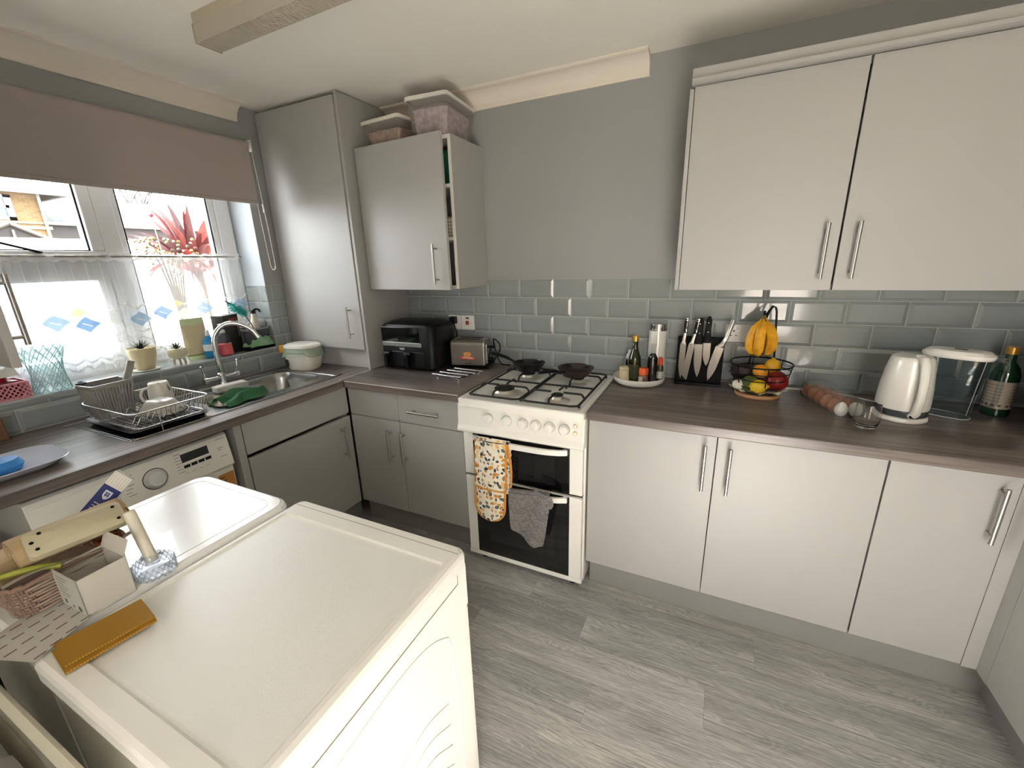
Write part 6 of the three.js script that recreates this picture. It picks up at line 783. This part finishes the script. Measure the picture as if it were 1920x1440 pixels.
// ---------- outside the window ----------
{
  const brickC = (a, b) => tex(256, 256, (u, v) => { const ry = Math.floor(v * 20), row = (v * 20) % 1, off = ry % 2 ? 0.5 : 0, col = (u * 7 + off) % 1, k = perm[(Math.floor(u * 7 + off) % 7 + ry * 7) & 255] / 255; if (row < 0.16 || col < 0.06) return [99, 93, 81]; return [mix(a[0], b[0], k), mix(a[1], b[1], k), mix(a[2], b[2], k)]; }, [1.6, 1.5]);
  const yb = std('#ffffff', 0.9, { map: brickC([93, 70, 38], [107, 84, 52]) }), roofM = std('#ffffff', 0.8, { map: tex(128, 128, (u, v) => { const r = (v * 8) % 1, k = 34 + 22 * noise(u * 14, Math.floor(v * 8) * 3, 14, 64) - (r < 0.12 ? 16 : 0); return [k * 1.05, k * 1.1, k * 1.12]; }, [2.4, 2.4]) });
  const GY = -0.125; { const g = structGroup('floor_outside'); part('paving', box(-0.32, 40, GY - 0.2, GY, ZR + 0.22, 40), std('#a89a86', 0.95), g); part('tarmac', box(-60, -0.32, GY - 0.2, GY, -50, 40), std('#4c4b49', 0.95), g); }
  { const t = thing('garden_fence', 'timber garden fence outside the glazed doors', 'fence', [3, GY, 6.2]); for (let i = 0; i < 40; i++) part('board', box(-3 + i * 0.3, -3 + i * 0.3 + 0.294, GY, 1.9, 6.2, 6.22), std(i % 2 ? '#6f5438' : '#674e34', 0.85), t); }
  // yellow brick house
  const hx = -22, z0 = -6.15, z1 = 3.5, yt = 4.6, h = thing('brick_house', 'yellow brick house with a grey hipped roof across the road', 'house', [hx - 4, GY, -1.3]);
  part('wall', box(hx - 8, hx, GY, yt, z0, z1), yb, h); part('string_course', [box(hx, hx + 0.08, 3.2, 3.32, z0 - 0.06, z1), box(hx, hx + 0.05, 3.4, 3.48, z0 - 0.06, z1)], std('#6f634e', 0.8), h);
  const ra = [[hx + 0.5, yt, z0 - 0.6], [hx + 0.5, yt, z1 + 0.5], [hx - 8.5, yt, z1 + 0.5], [hx - 8.5, yt, z0 - 0.6]], rb = [[hx - 3.6, yt + 2.6, z0 + 3.6], [hx - 3.6, yt + 2.6, z1 - 3.6], [hx - 4.4, yt + 2.6, z1 - 3.6], [hx - 4.4, yt + 2.6, z0 + 3.6]]; part('roof', loft([ra, rb], true, true), roofM, h);
  part('gutter', [box(hx + 0.42, hx + 0.6, yt - 0.14, yt + 0.02, z0 - 0.6, z1), box(hx - 8, hx + 0.56, yt - 0.14, yt + 0.02, z0 - 0.7, z0 - 0.56), rod([hx + 0.1, GY, z0 + 0.1], [hx + 0.1, yt, z0 + 0.1], 0.05, 8)], std('#737373', 0.5), h);
  { const w = part('window', [box(hx - 0.02, hx + 0.06, 3.5, 3.62, -5.3, -3.4), box(hx - 0.02, hx + 0.06, 4.3, 4.4, -5.3, -3.4), box(hx - 0.02, hx + 0.06, 3.5, 4.4, -5.3, -5.1), box(hx - 0.02, hx + 0.06, 3.5, 4.4, -3.5, -3.4), box(hx - 0.02, hx + 0.06, 3.93, 4.03, -5.2, -3.4)], std('#7c7c7c', 0.4), h); part('pane', box(hx - 0.02, hx + 0.02, 3.62, 3.93, -5.1, -3.5), std('#3a4046', 0.15), w); part('pane', box(hx - 0.02, hx + 0.02, 4.03, 4.3, -5.1, -3.5), std('#4f5558', 0.15), w); }
  { const x = -24.5, s = thing('outbuilding', 'dark tiled low building beyond the yellow brick house', 'outbuilding', [x - 2.5, GY, -10.2]), za = -14.5, zb = -6.6, y1 = 3.65, dep = 5; part('wall', box(x - dep, x, GY, y1, za, zb), std('#3d3a38', 0.9), s); const a = [[x + 0.2, y1, za - 0.2], [x + 0.2, y1, zb + 0.2], [x - dep - 0.2, y1, zb + 0.2], [x - dep - 0.2, y1, za - 0.2]], b = [[x - 2.45, 5.1, za + 1.2], [x - 2.45, 5.1, zb - 1.6], [x - 2.55, 5.1, zb - 1.6], [x - 2.55, 5.1, za + 1.2]]; part('roof', loft([a, b], true, true), roofM, s); part('fascia_board', box(x + 0.18, x + 0.28, y1 - 0.08, y1 + 0.06, za - 0.2, zb + 0.2), std('#6f6c66', 0.7), s); }
  { const s = thing('garden_shed', 'weathered timber shed gable in front of the brick house', 'shed', [-9, GY, -0.8]); const g = extrude(shapeOf([[-1.75, GY], [0.6, GY], [0.6, 1.55], [-0.88, 2.28], [-1.75, 1.82]]), 2.2); g.rotateY(-Math.PI / 2); g.translate(-8, 0, 0); part('gable', g, std('#36322f', 0.9), s); part('bargeboard', [rod([-7.96, 1.76, -1.85], [-7.96, 2.3, -0.88], 0.035, 6), rod([-7.96, 2.3, -0.88], [-7.96, 1.5, 0.72], 0.035, 6), rod([-7.96, 2.2, -0.9], [-7.96, 0.6, -0.95], 0.02, 6), rod([-7.96, 2.1, -0.7], [-7.96, 1.7, 0.2], 0.02, 6)], std('#47423d', 0.9), s); }
  solo('garden_wall', 'pale brick garden wall outside, behind the net curtain', 'wall', box(-6.5, -6.2, GY, 1.42, -4.5, -1.2), std('#ffffff', 0.9, { map: brickC([120, 106, 79], [133, 119, 93]) }), [0, 0, 0]);
  { // white van
    const c = thing('parked_van', 'white van with a pale blue rear window beyond the window', 'van', [-4.75, GY, -0.45]); const ring = (k, y, r) => rrRing(1.5 - k, 2.3 - k, r, 0, y, 0, 5); part('bodywork', loft([ring(0, 0.3, 0.15), ring(-0.02, 1.2, 0.15), ring(0.1, 1.75, 0.2), ring(0.3, 1.95, 0.25), ring(0.6, 2.0, 0.2)], true, true), phys('#7f8385', 0.25, { clearcoat: 0.6 }), c, { local: true }); part('rear_window', patch([0.752, 1.35, 1.0], [0.752, 1.35, 0.28], [0.685, 1.86, 0.28], [0.685, 1.86, 0.92]), phys('#58818c', 0.1, {}), c, { local: true }); for (const [x, z] of [[-0.65, 0.75], [0.65, 0.75], [-0.65, -0.75], [0.65, -0.75]]) part('wheel', rod([x - 0.09, 0.3, z], [x + 0.09, 0.3, z], 0.3, 18), M.black, c, { local: true }); }
  // cars
  const car = (label, x, z, turn, col) => { const c = thing('parked_car', label, 'car', [x, GY, z], null, turn); const prof = shapeOf([[-2.1, 0.3], [2.1, 0.3], [2.15, 0.7], [1.95, 0.9], [1.0, 1.02], [0.45, 1.5], [-1.2, 1.55], [-1.9, 1.1], [-2.12, 0.95]]); const g = extrude(prof, 1.7, 0.12); g.translate(0, 0, -0.85); part('bodywork', g, phys(col, 0.25, { clearcoat: 0.8 }), c, { local: true });
    const gl = phys('#575e60', 0.1, {}); part('windscreen', patch([0.98, 1.06, 0.7], [0.98, 1.06, -0.7], [0.5, 1.47, -0.62], [0.5, 1.47, 0.62]), gl, c, { local: true }); part('side_window', [patch([-1.5, 1.05, 0.853], [0.8, 1.05, 0.853], [0.38, 1.42, 0.853], [-1.1, 1.45, 0.853]), patch([0.8, 1.05, -0.853], [-1.5, 1.05, -0.853], [-1.1, 1.45, -0.853], [0.38, 1.42, -0.853])], gl, c, { local: true });
    for (const [wx, wz] of [[-1.35, 0.8], [1.35, 0.8], [-1.35, -0.8], [1.35, -0.8]]) part('wheel', rod([wx, 0.32, wz - 0.1], [wx, 0.32, wz + 0.1], 0.32, 20), M.black, c, { local: true }); return c; };
  car('silver-white car parked close to the window, seen through the net', -2.75, 0.95, Math.PI / 2 - 0.1, '#888b8d');
  // cordyline
  const p = thing('cordyline', 'red spiky cordyline plant outside the right-hand pane', 'plant', [-0.86, 1.46, 0.4]); const lm = ['#6f221b', '#581e1d', '#782c23', '#492023'].map((q) => phys(q, 0.5, { transmission: 0.25, thickness: 0 }));
  for (let i = 0; i < 80; i++) { const a = rnd(-1.9, 1.9) + (i % 2 ? 0 : Math.PI * rnd() ), up = rnd(0.35, 1.45), L = rnd(0.3, 0.52), rings = []; for (let k = 0; k <= 8; k++) { const s = k / 8, w = 0.026 * Math.sin(Math.PI * (0.12 + 0.86 * s)) ** 0.8 + 0.0005, el = up - s * s * 0.7 * (1.3 - up * 0.6), rr2 = L * s * Math.cos(mix(up, el, 0.5)), y = L * s * Math.sin(mix(up, el, 0.6)); rings.push([[Math.sin(a) * rr2 * 0.55 - 0.0 - Math.cos(a) * w * 0.4, y, Math.cos(a) * rr2 - w], [Math.sin(a) * rr2 * 0.55, y - w * 0.25, Math.cos(a) * rr2], [Math.sin(a) * rr2 * 0.55 + Math.cos(a) * w * 0.4, y, Math.cos(a) * rr2 + w]]); } part('leaf', loft(rings, false, false, false), lm[i % 4], p, { local: true }); }
  part('stem', cyl(0, -1.56, 0, 0.04, 0.035, 1.6, 10), std('#4a3a2f', 0.9), p, { local: true });
  const q = thing('flowering_shrub', 'small variegated shrub with a red bud in front of the cordyline', 'shrub', [-0.62, 1.3, 0.66]); const lv = [std('#64591d', 0.7), std('#384123', 0.7), std('#493d28', 0.7)]; const gs = [[], [], []]; for (let i = 0; i < 66; i++) { const x = rnd(-0.08, 0.08), y = 0.31 + rnd(-0.08, 0.08), z = rnd(-0.14, 0.14); gs[i % 3].push(ball(x, y, z, 0.011, 0.009, 0.009, 6).rotateY(0)); } gs.forEach((g, i) => part('foliage', g, lv[i], q, { local: true, kind: 'stuff' })); part('stems', [...Array(7).keys()].map((i) => tube([[0, -1.4, 0], [0.01 * i - 0.03, -0.1, 0.012 * i - 0.03], [0.02 * i - 0.06, 0.3, 0.035 * i - 0.1]], 0.006, 16, 5)), std('#544735', 0.9), q, { local: true }); part('bud', ball(0.02, 0.51, 0.06, 0.013), std('#7c0f25', 0.5), q, { local: true }); part('bud_stem', rod([0.02, 0.3, 0.05], [0.02, 0.5, 0.06], 0.003, 5), std('#6f543a', 0.8), q, { local: true });
  // bare trees
  const bare = (label, x, z, H0, sd) => { const t = thing('bare_tree', label, 'tree', [x, GY, z]); seed = sd; const g = []; const grow = (a, d, L, r, n) => { const b = [a[0] + d[0] * L, a[1] + d[1] * L, a[2] + d[2] * L]; g.push(rod(a, b, r, 5)); if (n <= 0) return; const kids = n > 3 ? 3 : 3; for (let i = 0; i < kids; i++) { const v = V(d[0] + rnd(-0.75, 0.75), d[1] + rnd(-0.25, 0.5), d[2] + rnd(-0.75, 0.75)).normalize(); grow(b, v.toArray(), L * rnd(0.62, 0.82), r * 0.6, n - 1); } }; grow([0, 0, 0], [0, 1, 0], H0 * 0.3, 0.16, 6); part('branches', g, std('#2d2825', 0.95), t, { local: true }); return t; };
  bare('bare winter tree rising between the brick house and the dark tiled building', -34, -14, 9, 11); bare('bare winter tree beyond the cordyline', -32, -27, 10, 23);
}
renderer.render(scene, camera);
